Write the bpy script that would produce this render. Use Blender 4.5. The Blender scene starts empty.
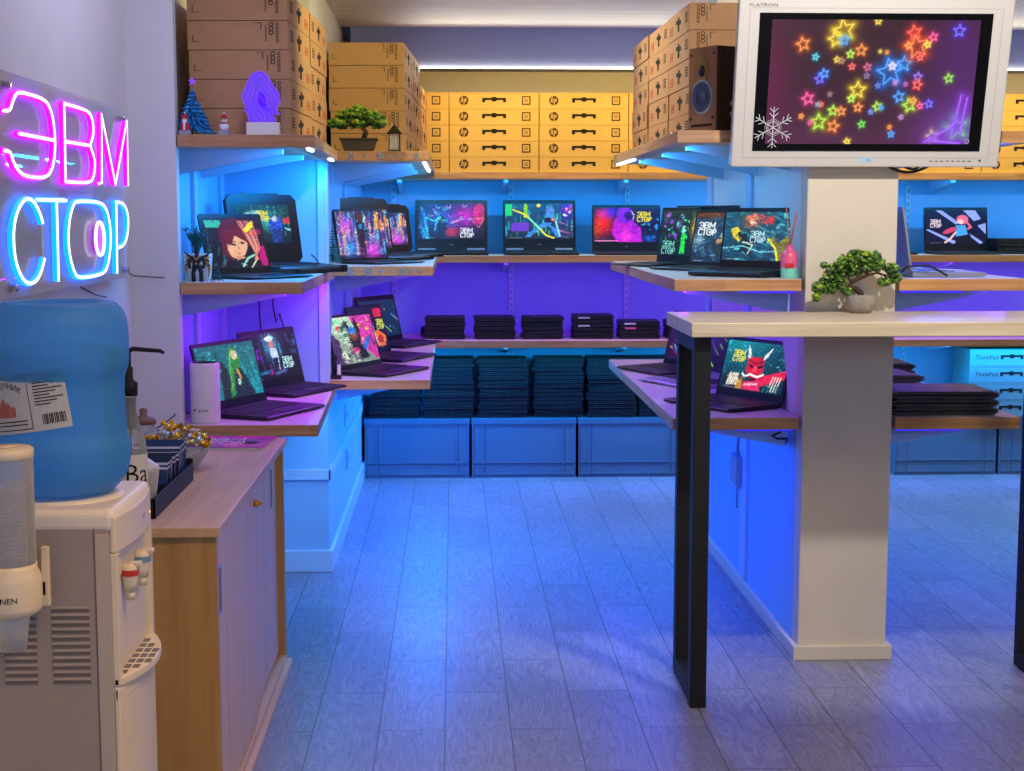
import bpy, math, random
import numpy as np
from mathutils import Vector, Matrix
rng = random.Random(7)
SC = bpy.context.scene
COL = SC.collection
PI = math.pi
R = math.radians

# ------------------------------------------------------------------ materials
def s2l(c):
    return tuple((x/12.92 if x <= .04045 else ((x+.055)/1.055)**2.4) for x in c[:3])
def rgb(r, g, b):
    return s2l((r/255, g/255, b/255)) + (1.0,)
def nodes(name):
    m = bpy.data.materials.new(name); m.use_nodes = True
    nt = m.node_tree
    return m, nt, nt.nodes['Principled BSDF']
def N(nt, t, **k):
    n = nt.nodes.new(t)
    for a, b in k.items():
        if a in n.inputs.keys(): n.inputs[a].default_value = b
        else: setattr(n, a, b)
    return n
def mat(name, col, rough=.5, metal=0, var=.06, scale=30, bump=0, emit=None, es=0, alpha=1, trans=0, coat=0):
    m, nt, b = nodes(name)
    b.inputs['Roughness'].default_value = rough
    b.inputs['Metallic'].default_value = metal
    tc = N(nt, 'ShaderNodeTexCoord')
    no = N(nt, 'ShaderNodeTexNoise', Scale=scale, Detail=4.0)
    nt.links.new(tc.outputs['Object'], no.inputs['Vector'])
    rp = N(nt, 'ShaderNodeValToRGB')
    rp.color_ramp.elements[0].position = .3; rp.color_ramp.elements[1].position = .7
    rp.color_ramp.elements[0].color = tuple(c*(1-var) for c in col[:3]) + (1,)
    rp.color_ramp.elements[1].color = tuple(min(1, c*(1+var)) for c in col[:3]) + (1,)
    nt.links.new(no.outputs['Fac'], rp.inputs['Fac'])
    nt.links.new(rp.outputs['Color'], b.inputs['Base Color'])
    if bump:
        bp = N(nt, 'ShaderNodeBump', Strength=bump, Distance=.002)
        nt.links.new(no.outputs['Fac'], bp.inputs['Height']); nt.links.new(bp.outputs['Normal'], b.inputs['Normal'])
    if emit:
        b.inputs['Emission Color'].default_value = emit; b.inputs['Emission Strength'].default_value = es
    if alpha < 1: b.inputs['Alpha'].default_value = alpha
    if trans: b.inputs['Transmission Weight'].default_value = trans
    if coat: b.inputs['Coat Weight'].default_value = coat
    return m
def wood(name, c1, c2, rough=.45, axis='Y', scale=1.0, block=0):
    m, nt, b = nodes(name)
    b.inputs['Roughness'].default_value = rough
    g = N(nt, 'ShaderNodeNewGeometry')
    mp = N(nt, 'ShaderNodeMapping')
    st = {'X': (1.2, 22, 22), 'Y': (22, 1.2, 22), 'Z': (22, 22, 1.2)}[axis]
    mp.inputs['Scale'].default_value = tuple(s*scale for s in st)
    nt.links.new(g.outputs['Position'], mp.inputs['Vector'])
    no = N(nt, 'ShaderNodeTexNoise', Scale=2.0, Detail=6.0, Distortion=.6)
    nt.links.new(mp.outputs['Vector'], no.inputs['Vector'])
    rp = N(nt, 'ShaderNodeValToRGB')
    rp.color_ramp.elements[0].position = .3; rp.color_ramp.elements[1].position = .72
    rp.color_ramp.elements[0].color = c1; rp.color_ramp.elements[1].color = c2
    nt.links.new(no.outputs['Fac'], rp.inputs['Fac'])
    out = rp.outputs['Color']
    if block:
        mp2 = N(nt, 'ShaderNodeMapping')
        mp2.inputs['Scale'].default_value = {'X': (3, 14, 1), 'Y': (14, 3, 1), 'Z': (1, 1, 1)}[axis]
        nt.links.new(g.outputs['Position'], mp2.inputs['Vector'])
        vo = N(nt, 'ShaderNodeTexVoronoi', Scale=1.0)
        nt.links.new(mp2.outputs['Vector'], vo.inputs['Vector'])
        mx = N(nt, 'ShaderNodeMix', data_type='RGBA', blend_type='MULTIPLY')
        mx.inputs[0].default_value = block
        hs = N(nt, 'ShaderNodeHueSaturation', Saturation=0.25, Value=1.25)
        nt.links.new(vo.outputs['Color'], hs.inputs['Color'])
        nt.links.new(out, mx.inputs[6]); nt.links.new(hs.outputs['Color'], mx.inputs[7])
        out = mx.outputs[2]
    nt.links.new(out, b.inputs['Base Color'])
    return m
def glow(name, col, s):
    m, nt, b = nodes(name)
    b.inputs['Base Color'].default_value = (.02, .02, .02, 1)
    b.inputs['Emission Color'].default_value = col; b.inputs['Emission Strength'].default_value = s
    return m
def screen_mat(name, s):
    m, nt, b = nodes(name)
    b.inputs['Base Color'].default_value = (.01, .01, .012, 1); b.inputs['Roughness'].default_value = .25
    at = N(nt, 'ShaderNodeAttribute', attribute_name='art')
    nt.links.new(at.outputs['Color'], b.inputs['Emission Color'])
    b.inputs['Emission Strength'].default_value = s
    return m

def floor_mat():
    m, nt, b = nodes('grey oak floor planks')
    g = N(nt, 'ShaderNodeNewGeometry'); sp = N(nt, 'ShaderNodeSeparateXYZ')
    nt.links.new(g.outputs['Position'], sp.inputs[0])
    cb = N(nt, 'ShaderNodeCombineXYZ')
    ax = N(nt, 'ShaderNodeMath', operation='ADD'); ax.inputs[1].default_value = -.119
    ay = N(nt, 'ShaderNodeMath', operation='ADD'); ay.inputs[1].default_value = .03
    nt.links.new(sp.outputs['Y'], ax.inputs[0]); nt.links.new(sp.outputs['X'], ay.inputs[0])
    nt.links.new(ax.outputs[0], cb.inputs[0]); nt.links.new(ay.outputs[0], cb.inputs[1])
    br = N(nt, 'ShaderNodeTexBrick', offset=.5, offset_frequency=2, squash=1.0)
    br.inputs['Scale'].default_value = 1
    br.inputs['Brick Width'].default_value = .692; br.inputs['Row Height'].default_value = .1935
    br.inputs['Mortar Size'].default_value = .0022; br.inputs['Mortar Smooth'].default_value = .2
    br.inputs['Color1'].default_value = (.0, .0, .0, 1); br.inputs['Color2'].default_value = (1, 1, 1, 1)
    br.inputs['Bias'].default_value = 0
    nt.links.new(cb.outputs[0], br.inputs['Vector'])
    # per plank shift of the grain
    mul = N(nt, 'ShaderNodeVectorMath', operation='SCALE'); mul.inputs['Scale'].default_value = 7.3
    nt.links.new(br.outputs['Color'], mul.inputs[0])
    add = N(nt, 'ShaderNodeVectorMath', operation='ADD')
    nt.links.new(g.outputs['Position'], add.inputs[0]); nt.links.new(mul.outputs[0], add.inputs[1])
    mp = N(nt, 'ShaderNodeMapping'); mp.inputs['Scale'].default_value = (9, 1.5, 9)
    nt.links.new(add.outputs[0], mp.inputs['Vector'])
    n1 = N(nt, 'ShaderNodeTexNoise', Scale=1.3, Detail=3.0, Distortion=1.0)
    nt.links.new(mp.outputs['Vector'], n1.inputs['Vector'])
    wv = N(nt, 'ShaderNodeMath', operation='MULTIPLY'); wv.inputs[1].default_value = 26
    nt.links.new(n1.outputs['Fac'], wv.inputs[0])
    fr = N(nt, 'ShaderNodeMath', operation='PINGPONG'); fr.inputs[1].default_value = 1
    nt.links.new(wv.outputs[0], fr.inputs[0])
    mp2 = N(nt, 'ShaderNodeMapping'); mp2.inputs['Scale'].default_value = (90, 6, 20)
    nt.links.new(add.outputs[0], mp2.inputs['Vector'])
    n2 = N(nt, 'ShaderNodeTexNoise', Scale=1.5, Detail=5.0)
    nt.links.new(mp2.outputs['Vector'], n2.inputs['Vector'])
    mixg = N(nt, 'ShaderNodeMix', data_type='FLOAT'); mixg.inputs[0].default_value = .7
    nt.links.new(fr.outputs[0], mixg.inputs[2]); nt.links.new(n2.outputs['Fac'], mixg.inputs[3])
    rp = N(nt, 'ShaderNodeValToRGB')
    rp.color_ramp.elements[0].position = .25; rp.color_ramp.elements[1].position = .75
    rp.color_ramp.elements[0].color = rgb(114, 118, 136); rp.color_ramp.elements[1].color = rgb(150, 154, 174)
    nt.links.new(mixg.outputs[0], rp.inputs['Fac'])
    # tone per plank
    hs = N(nt, 'ShaderNodeHueSaturation')
    mr = N(nt, 'ShaderNodeMapRange'); mr.inputs['To Min'].default_value = .86; mr.inputs['To Max'].default_value = 1.08
    nt.links.new(br.outputs['Color'], mr.inputs['Value']); nt.links.new(mr.outputs[0], hs.inputs['Value'])
    nt.links.new(rp.outputs['Color'], hs.inputs['Color'])
    mx = N(nt, 'ShaderNodeMix', data_type='RGBA')
    nt.links.new(br.outputs['Fac'], mx.inputs[0]); nt.links.new(hs.outputs['Color'], mx.inputs[6])
    mx.inputs[7].default_value = rgb(92, 84, 80)
    nt.links.new(mx.outputs[2], b.inputs['Base Color'])
    b.inputs['Roughness'].default_value = .42
    bp = N(nt, 'ShaderNodeBump', Strength=.25, Distance=.002, invert=True)
    nt.links.new(br.outputs['Fac'], bp.inputs['Height']); nt.links.new(bp.outputs['Normal'], b.inputs['Normal'])
    return m

M = dict(
    wall=mat('white painted wall', rgb(226, 224, 222), .7, var=.02, scale=6, bump=.05),
    wall_ledtint=mat('wall tinted with led blue light', rgb(140, 194, 238), .7, var=.02, scale=6, bump=.05),  # blue LED light put into the wall colour to deepen the blues
    wallc=mat('cream painted column', rgb(218, 208, 190), .7, var=.025, scale=8, bump=.05),
    ceil=wood('pale grained ceiling', rgb(214, 200, 188), rgb(232, 222, 212), .7, 'X', .6),
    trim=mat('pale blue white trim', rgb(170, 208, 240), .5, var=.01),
    shelf=wood('oak block shelf', rgb(186, 138, 98), rgb(222, 180, 138), .4, 'Y', 1, .45),
    shelfx=wood('oak block shelf edge', rgb(178, 122, 72), rgb(216, 166, 110), .4, 'X', 1, .4),
    shelftop=mat('pale shelf laminate', rgb(216, 206, 200), .35, var=.03),
    tabletop=wood('pale pine table top', rgb(206, 184, 148), rgb(232, 214, 184), .35, 'X', .8),
    oak=wood('oak cabinet side', rgb(176, 136, 78), rgb(202, 160, 98), .45, 'Z', .8),
    oaktop=wood('oak cabinet top', rgb(196, 160, 118), rgb(220, 188, 148), .4, 'Y', .8),
    oakdoor=wood('beech cabinet door', rgb(204, 176, 160), rgb(224, 200, 184), .45, 'Z', .9),
    black=mat('black laptop plastic', rgb(17, 17, 20), .48, var=.1),
    dark=mat('dark grey plastic', rgb(48, 48, 54), .45),
    key=mat('keycaps', rgb(34, 34, 38), .5),
    bezel=mat('black bezel', rgb(8, 8, 10), .35),
    silver=mat('silver aluminium', rgb(170, 174, 182), .35, .6),
    silverp=mat('grey plastic', rgb(150, 156, 166), .4),
    steel=mat('black powder coated steel', rgb(9, 9, 10), .6),
    chrome=mat('brushed metal', rgb(190, 190, 195), .25, 1),
    gold=mat('gold', rgb(230, 178, 60), .28, .9),
    white=mat('white plastic', rgb(232, 228, 218), .4, var=.01),
    whitew=mat('warm white plastic', rgb(225, 216, 196), .4, var=.015),
    grey=mat('white appliance side with painted shade', rgb(160, 152, 150), .5, var=.015),  # weak light on the white side panel put into its colour
    greyl=mat('light grey corner', rgb(186, 178, 172), .5, var=.015),
    greyd=mat('vent shadow', rgb(112, 106, 104), .6),
    card=mat('brown cardboard', rgb(196, 148, 98), .75, var=.05, scale=18, bump=.08),
    cardy=mat('tan cardboard', rgb(218, 176, 94), .75, var=.04, scale=14, bump=.06),
    ink=mat('black ink', rgb(74, 54, 38), .8),
    inkd=mat('dark cut-out', rgb(22, 16, 12), .9),
    red=mat('red ink', rgb(205, 84, 48), .8),
    crate=mat('grey blue crate plastic', rgb(92, 122, 146), .45, var=.03),
    crated=mat('crate groove', rgb(70, 92, 110), .5),
    teal=mat('grey blue carton', rgb(130, 150, 150), .7, var=.04),
    spk=wood('walnut veneer', rgb(58, 34, 24), rgb(84, 50, 34), .4, 'Z', 1.5),
    baffle=wood('brown speaker baffle', rgb(142, 98, 66), rgb(168, 120, 82), .4, 'Z', 1.2),
    cone=mat('blue grey speaker cone', rgb(52, 66, 96), .45),
    bark=mat('bark', rgb(64, 44, 30), .8, var=.25, scale=60, bump=.5),
    leaf=mat('bonsai leaves', rgb(88, 128, 34), .5, var=.35, scale=40),
    leafd=mat('darker leaves', rgb(48, 84, 28), .5, var=.35, scale=40),
    leafy=mat('lighter leaf tips', rgb(150, 178, 52), .5, var=.2, scale=40),
    pine=mat('dark pine needles', rgb(38, 92, 84), .6, var=.3),
    tinsel=mat('blue tinsel', rgb(40, 136, 200), .3, .15, var=.4, scale=80),
    stone=mat('grey stone pot', rgb(150, 142, 132), .8, var=.15, scale=50, bump=.4),
    darkpot=mat('dark brown pot', rgb(58, 48, 42), .6),
    rubber=mat('black cable', rgb(14, 14, 16), .5),
    snow=mat('snow white', rgb(240, 244, 250), .6),
    sred=mat('red felt', rgb(196, 36, 44), .7),
    skin=mat('skin paint', rgb(230, 180, 150), .6),
    pinkl=mat('pink liquid bottle', rgb(232, 96, 142), .3),
    mint=mat('mint liquid', rgb(130, 216, 196), .3),
    stick=mat('reed stick', rgb(176, 108, 82), .6),
    paper=mat('paper label', rgb(206, 206, 200), .6, var=.02),
    sticker=mat('white frost sticker', rgb(200, 204, 212), .6),
    tv=mat('light grey tv plastic', rgb(206, 202, 196), .4, var=.01),
    tvb=mat('black glass border', rgb(8, 8, 9), .15),
    blue=mat('blue foil', rgb(34, 84, 160), .3),
    lcd=screen_mat('lit laptop screen', 1.05),
    tvs=screen_mat('lit tv screen', 1.1),
    neonp=glow('magenta neon tube', (.5, .0, 1, 1), 3.4),
    neonpc=glow('magenta neon core', (1, .7, .97, 1), 2.2),
    neonb=glow('ice blue neon tube', (0, .14, 1, 1), 4.2),
    neonbc=glow('ice blue neon core', (.8, .97, 1, 1), 2.2),
    ledw=glow('white led tape', (.62, .9, 1, 1), 6),
    ledp=glow('violet led tape', (.03, .02, 1, 1), 1.1),
    ledy=glow('warm led tape', (1, .86, .62, 1), 7),
    lamp=glow('frosted lamp', (1, .9, .76, 1), 6),
    amber=glow('amber indicator', (1, .5, .05, 1), 1.5),
)
def clear(name, col, a, rough=.08):
    m, nt, b = nodes(name)
    out = nt.nodes['Material Output']
    tr = N(nt, 'ShaderNodeBsdfTransparent'); tr.inputs[0].default_value = col
    fz = N(nt, 'ShaderNodeFresnel', IOR=1.45)
    b.inputs['Base Color'].default_value = col; b.inputs['Roughness'].default_value = rough
    mx = N(nt, 'ShaderNodeMixShader')
    ad = N(nt, 'ShaderNodeMath', operation='ADD', use_clamp=True); ad.inputs[1].default_value = a
    nt.links.new(fz.outputs[0], ad.inputs[0]); nt.links.new(ad.outputs[0], mx.inputs[0])
    nt.links.new(tr.outputs[0], mx.inputs[1]); nt.links.new(b.outputs[0], mx.inputs[2])
    nt.links.new(mx.outputs[0], out.inputs['Surface'])
    return m
M['acryl'] = clear('clear acrylic', (.93, .94, .98, 1), .12, .03)
M['clear'] = clear('clear plastic', (.9, .92, .95, 1), .22, .1)
M['bglass'] = clear('clear bottle glass', (.86, .9, .9, 1), .2, .06)
M['cup'] = clear('frosted cups', (.86, .86, .88, 1), .6, .4)
def water_mat():
    m, nt, b = nodes('blue water bottle plastic')
    b.inputs['Base Color'].default_value = (.1, .46, .95, 1)
    b.inputs['Roughness'].default_value = .18
    out = nt.nodes['Material Output']
    tr = N(nt, 'ShaderNodeBsdfTransparent'); tr.inputs[0].default_value = (.36, .7, 1, 1)
    tl = N(nt, 'ShaderNodeBsdfTranslucent'); tl.inputs[0].default_value = (.3, .7, 1, 1)
    m1 = N(nt, 'ShaderNodeMixShader'); m1.inputs[0].default_value = .4
    nt.links.new(b.outputs[0], m1.inputs[1]); nt.links.new(tl.outputs[0], m1.inputs[2])
    m2 = N(nt, 'ShaderNodeMixShader'); m2.inputs[0].default_value = .66
    nt.links.new(tr.outputs[0], m2.inputs[1]); nt.links.new(m1.outputs[0], m2.inputs[2])
    no = N(nt, 'ShaderNodeTexNoise', Scale=70.0, Detail=3.0)
    bp = N(nt, 'ShaderNodeBump', Strength=.6, Distance=.004)
    nt.links.new(no.outputs['Fac'], bp.inputs['Height']); nt.links.new(bp.outputs['Normal'], b.inputs['Normal'])
    nt.links.new(m2.outputs[0], out.inputs['Surface'])
    return m
M['bottle'] = water_mat()
M['lampfill'] = clear('violet lit acrylic', (.5, .3, 1, 1), .35, .2)
_n = M['lampfill'].node_tree.nodes['Principled BSDF']
_n.inputs['Emission Color'].default_value = (.1, .012, .8, 1); _n.inputs['Emission Strength'].default_value = .7
M['lampline'] = glow('violet engraved line', (.26, .07, 1, 1), .9)

# ------------------------------------------------------------------ mesh builder
class MB:
    def __init__(s): s.v = []; s.f = []; s.m = []; s.sm = []; s.T = None
    def add(s, vs, fs, m=0, smooth=False):
        o = len(s.v)
        if s.T is not None: vs = [tuple(s.T @ Vector(p)) for p in vs]
        s.v += [tuple(p) for p in vs]
        for f in fs: s.f.append(tuple(i+o for i in f)); s.m.append(m); s.sm.append(smooth)
        return s
    def box(s, x0, x1, y0, y1, z0, z1, m=0):
        v = [(x, y, z) for z in (z0, z1) for y in (y0, y1) for x in (x0, x1)]
        return s.add(v, [(0, 2, 3, 1), (4, 5, 7, 6), (0, 1, 5, 4), (2, 6, 7, 3), (0, 4, 6, 2), (1, 3, 7, 5)], m)
    def prism(s, poly, a, b, axis='z', m=0):
        def P(u, w, t): return {'z': (u, w, t), 'y': (u, t, w), 'x': (t, u, w)}[axis]
        n = len(poly)
        v = [P(u, w, a) for u, w in poly] + [P(u, w, b) for u, w in poly]
        f = [tuple(range(n))[::-1], tuple(range(n, 2*n))] + [(i, (i+1) % n, n+(i+1) % n, n+i) for i in range(n)]
        return s.add(v, f, m)
    def tube(s, path, r, m=0, seg=8, closed=False, smooth=True):
        pts = [Vector(p) for p in path]; n = len(pts)
        rr = r if isinstance(r, (list, tuple)) else [r]*n
        vs = []; up = Vector((0, 0, 1)); prev = None
        for i, p in enumerate(pts):
            if closed: t = pts[(i+1) % n]-pts[i-1]
            else: t = pts[min(i+1, n-1)]-pts[max(i-1, 0)]
            if t.length < 1e-9: t = Vector((0, 0, 1))
            t.normalize()
            if prev is None:
                a = up if abs(t.dot(up)) < .9 else Vector((1, 0, 0))
                u = t.cross(a).normalized()
            else:
                u = prev-t*prev.dot(t)
                u = u.normalized() if u.length > 1e-6 else t.orthogonal().normalized()
            prev = u; w = t.cross(u)
            for k in range(seg):
                an = 2*PI*k/seg
                vs.append(p+(u*math.cos(an)+w*math.sin(an))*rr[i])
        fs = []
        for i in range(n if closed else n-1):
            j = (i+1) % n
            for k in range(seg):
                l = (k+1) % seg
                fs.append((i*seg+k, i*seg+l, j*seg+l, j*seg+k))
        if not closed: fs += [tuple(range(seg))[::-1], tuple(range((n-1)*seg, n*seg))]
        return s.add(vs, fs, m, smooth)
    def lathe(s, prof, c=(0, 0, 0), m=0, seg=32, axis='z', smooth=True, cap=True):
        vs = []; n = len(prof)
        for r, h in prof:
            for k in range(seg):
                a = 2*PI*k/seg; x, y = r*math.cos(a), r*math.sin(a)
                p = {'z': (x, y, h), 'y': (x, h, y), 'x': (h, x, y)}[axis]
                vs.append((p[0]+c[0], p[1]+c[1], p[2]+c[2]))
        fs = [(i*seg+k, i*seg+(k+1) % seg, (i+1)*seg+(k+1) % seg, (i+1)*seg+k) for i in range(n-1) for k in range(seg)]
        if cap: fs += [tuple(range(seg))[::-1], tuple(range((n-1)*seg, n*seg))]
        return s.add(vs, fs, m, smooth)
    def poly(s, pts, m=0): return s.add(pts, [tuple(range(len(pts)))], m)
    def blob(s, c, r, m=0, sub=1):
        t = (1+5**.5)/2
        V = [(-1, t, 0), (1, t, 0), (-1, -t, 0), (1, -t, 0), (0, -1, t), (0, 1, t), (0, -1, -t), (0, 1, -t), (t, 0, -1), (t, 0, 1), (-t, 0, -1), (-t, 0, 1)]
        F = [(0, 11, 5), (0, 5, 1), (0, 1, 7), (0, 7, 10), (0, 10, 11), (1, 5, 9), (5, 11, 4), (11, 10, 2), (10, 7, 6), (7, 1, 8), (3, 9, 4), (3, 4, 2), (3, 2, 6), (3, 6, 8), (3, 8, 9), (4, 9, 5), (2, 4, 11), (6, 2, 10), (8, 6, 7), (9, 8, 1)]
        V = [Vector(v).normalized() for v in V]
        for _ in range(sub):
            nf = []; cache = {}
            def mid(a, b):
                k = (min(a, b), max(a, b))
                if k not in cache: V.append((V[a]+V[b]).normalized()); cache[k] = len(V)-1
                return cache[k]
            for a, b, d in F:
                x, y, z = mid(a, b), mid(b, d), mid(d, a)
                nf += [(a, x, z), (b, y, x), (d, z, y), (x, y, z)]
            F = nf
        r3 = r if isinstance(r, tuple) else (r, r, r)
        return s.add([(c[0]+v.x*r3[0], c[1]+v.y*r3[1], c[2]+v.z*r3[2]) for v in V], F, m, True)
    def mesh(s, name, mats):
        me = bpy.data.meshes.new(name)
        me.from_pydata(s.v, [], s.f); me.update()
        for k in mats: me.materials.append(M[k] if isinstance(k, str) else k)
        me.polygons.foreach_set('material_index', s.m)
        me.polygons.foreach_set('use_smooth', s.sm)
        return me
    def build(s, name, mats, parent=None, loc=(0, 0, 0), rot=(0, 0, 0), bev=0, seg=2):
        if isinstance(mats, str): mats = [mats]
        return link(name, s.mesh(name, mats), parent, loc, rot, bev, seg)
def link(name, me, parent=None, loc=(0, 0, 0), rot=(0, 0, 0), bev=0, seg=2):
    o = bpy.data.objects.new(name, me); COL.objects.link(o)
    o.parent = parent; o.location = loc; o.rotation_euler = rot
    if bev:
        b = o.modifiers.new('bevel', 'BEVEL'); b.width = bev; b.segments = seg; b.limit_method = 'ANGLE'; b.angle_limit = R(40)
    return o
def tag(o, label, cat, group=None):
    o['label'] = label; o['category'] = cat
    if group: o['group'] = group
    return o
def thing(name, label, cat, loc=(0, 0, 0), rz=0, group=None):
    o = bpy.data.objects.new(name, None); COL.objects.link(o)
    o.empty_display_size = .05; o.location = loc; o.rotation_euler = (0, 0, rz)
    return tag(o, label, cat, group)
def struct(name, mb, mats, bev=0):
    o = mb.build(name, mats, bev=bev); o['kind'] = 'structure'; return o
_FONT = {}
def text_geo(txt, size):
    """flat lettering as (verts, faces) in the xy plane, centred"""
    k = (txt, size)
    if k not in _FONT:
        cu = bpy.data.curves.new('lettering', 'FONT'); cu.body = txt; cu.size = size
        cu.align_x = 'CENTER'; cu.align_y = 'CENTER'; cu.resolution_u = 2
        ob = bpy.data.objects.new('lettering', cu); COL.objects.link(ob)
        dg = bpy.context.evaluated_depsgraph_get(); dg.update()
        me = bpy.data.meshes.new_from_object(ob.evaluated_get(dg))
        _FONT[k] = ([tuple(v.co) for v in me.vertices], [tuple(p.vertices) for p in me.polygons])
        bpy.data.objects.remove(ob); bpy.data.curves.remove(cu); bpy.data.meshes.remove(me)
    return _FONT[k]
def text_on(mb, txt, size, o, ux, uy, m=0):
    v, f = text_geo(txt, size); o, ux, uy = Vector(o), Vector(ux), Vector(uy)
    mb.add([o+ux*a+uy*b for a, b, _ in v], f, m)
ORD = ['first', 'second', 'third', 'fourth', 'fifth', 'sixth', 'seventh', 'eighth', 'ninth', 'tenth', 'eleventh', 'twelfth', 'thirteenth', 'fourteenth', 'fifteenth']
def from_top(i, n):  # i counts from the bottom
    k = n-1-i
    if i == 0: return 'bottom one'
    return 'topmost' if k == 0 else ORD[k]+' from top'
M['dotfill'] = glow('violet neon dot', (.6, .04, .9, 1), .9)
M['acrylg'] = clear('clear green syrup', (.75, .9, .7, 1), .2, .1)
M['paperw'] = mat('white label', rgb(226, 224, 214), .6, var=.02)
M['lidw'] = mat('brown lid', rgb(130, 92, 66), .6)
M['labelp'] = mat('grey blue label', rgb(186, 194, 204), .6, var=.02)
M['emb'] = mat('red emblem', rgb(176, 96, 90), .7)
M['waterin'] = clear('water', (.72, .9, 1, 1), .04, .05)
M['goldp'] = mat('tweeter plate', rgb(150, 128, 76), .4, .5)
M['ledwdim'] = glow('pale badge', (.5, .75, 1, 1), .8)
M['redlabel'] = M['sred']
M['lintel'] = mat('lintel tinted with blue light', rgb(150, 160, 206), .7, var=.02, scale=6)  # blue cast of the room light put into the lintel colour
# ------------------------------------------------------------------ pictures shown on the screens
class Cv:
    def __init__(s, W, H, top, bot=None):
        s.W, s.H, s.a = W, H, W/H
        y, x = np.mgrid[0:H, 0:W]
        s.x = (x+.5)/W*s.a; s.y = (y+.5)/H
        t = s.y[..., None]; top = np.array(top)/255.; bot = top if bot is None else np.array(bot)/255.
        s.p = top*(1-t)+bot*t
    def mix(s, k, c):
        k = np.clip(k, 0, 1)[..., None]; s.p = s.p*(1-k)+np.array(c)/255.*k; return s
    def blob(s, x, y, rx, ry, c, a=1.):
        d = ((s.x-x*s.a)/(rx*s.a))**2+((s.y-y)/ry)**2
        return s.mix(a*np.exp(-d*1.2), c)
    def ell(s, x, y, rx, ry, c, a=1., rot=0):
        dx, dy = s.x-x*s.a, s.y-y; cr, sr = math.cos(rot), math.sin(rot)
        u, v = dx*cr+dy*sr, -dx*sr+dy*cr
        d = np.sqrt((u/(rx*s.a))**2+(v/ry)**2)
        return s.mix(a*np.clip((1-d)*s.H*ry*.8+.5, 0, 1), c)
    def poly(s, pts, c, a=1.):
        ins = np.zeros(s.x.shape, bool); n = len(pts)
        for i in range(n):
            x1, y1 = pts[i][0]*s.a, pts[i][1]; x2, y2 = pts[(i+1) % n][0]*s.a, pts[(i+1) % n][1]
            if y1 == y2: continue
            c1 = (s.y < y1) != (s.y < y2)
            ins ^= c1 & (s.x < (x2-x1)*(s.y-y1)/(y2-y1)+x1)
        return s.mix(ins*a, c)
    def dist(s, pts):
        d = np.full(s.x.shape, 9.)
        for (x1, y1), (x2, y2) in zip(pts[:-1], pts[1:]):
            x1 *= s.a; x2 *= s.a
            l = (x2-x1)**2+(y2-y1)**2+1e-9
            t = np.clip(((s.x-x1)*(x2-x1)+(s.y-y1)*(y2-y1))/l, 0, 1)
            d = np.minimum(d, np.hypot(s.x-x1-t*(x2-x1), s.y-y1-t*(y2-y1)))
        return d
    def line(s, pts, w, c, a=1., g=0, gc=None):
        d = s.dist(pts)
        if g: s.mix(.75*np.exp(-(d/g)**1.3), gc or c)
        return s.mix(a*np.clip((w-d)*s.H+.5, 0, 1), c)
    def streaks(s, n, cols, x0=0, x1=1, y0=0, y1=1, w=.012, lmin=.1, lmax=.5, a=.8, seed=1, slant=0):
        r = random.Random(seed)
        for _ in range(n):
            x = r.uniform(x0, x1); y = r.uniform(y0, y1); l = r.uniform(lmin, lmax)
            s.line([(x, y), (x+slant*l, min(y1, y+l))], w*r.uniform(.4, 1.4), r.choice(cols), a)
        return s
    def specks(s, n, cols, x0=0, x1=1, y0=0, y1=1, r0=.006, r1=.02, seed=2, a=.9):
        r = random.Random(seed)
        for _ in range(n):
            q = r.uniform(r0, r1)
            s.ell(r.uniform(x0, x1), r.uniform(y0, y1), q/s.a*r.uniform(.6, 1.6), q*r.uniform(.6, 1.6), r.choice(cols), a)
        return s
    def paint(s, n, seed, w=.009, l=.05, lo=.55, hi=1.7):
        r = random.Random(seed); src = s.p.copy()
        for _ in range(n):
            i, j = r.randrange(s.H), r.randrange(s.W); k = r.uniform(lo, hi); x, y = (j+.5)/s.W, (i+.5)/s.H
            c = tuple(min(255, 255*v*k+12*max(0, k-1)) for v in src[i, j]); a = r.uniform(-.6, .6) if r.random() < .6 else r.uniform(0, 3)
            q = l*r.uniform(.3, 1.2); x0, x1, y0, y1 = x-q*math.cos(a)/s.a, x+q*math.cos(a)/s.a, y-q*math.sin(a), y+q*math.sin(a)
            m = 3; u0, u1 = max(0, int(min(x0, x1)*s.W)-m), min(s.W, int(max(x0, x1)*s.W)+m+1); v0, v1 = max(0, int(min(y0, y1)*s.H)-m), min(s.H, int(max(y0, y1)*s.H)+m+1)
            if u1 <= u0 or v1 <= v0: continue
            X, Y = s.x[v0:v1, u0:u1], s.y[v0:v1, u0:u1]; ax, ay, bx_, by_ = x0*s.a, y0, x1*s.a, y1
            t = np.clip(((X-ax)*(bx_-ax)+(Y-ay)*(by_-ay))/((bx_-ax)**2+(by_-ay)**2+1e-9), 0, 1)
            d = np.hypot(X-ax-t*(bx_-ax), Y-ay-t*(by_-ay)); g = np.clip((w*r.uniform(.5, 1.3)-d)*s.H+.5, 0, 1)[..., None]*.8
            s.p[v0:v1, u0:u1] = s.p[v0:v1, u0:u1]*(1-g)+np.array(c)/255.*g
        return s
    def logo(s, x, y, h, c, w=.014):
        w *= .62; cw = h*.58/s.a; gap = cw*.32
        for r, word in enumerate((LET3, LET4)):
            px = x; yy = y+r*h*1.25
            for L, wd in word:
                for st in L: s.line([(px+u*cw*wd, yy+v*h) for u, v in st], w, c)
                if r == 1 and wd > 1.2: s.ell(px+cw*wd*.6, yy+h*.5, h*.2/s.a, h*.22, c)
                px += cw*wd+gap
        return s
rE = [[(0, .12), (.2, 0), (.7, 0), (1, .25), (1, .75), (.7, 1), (.2, 1), (0, .88)], [(.3, .5), (1, .5)]]
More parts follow.
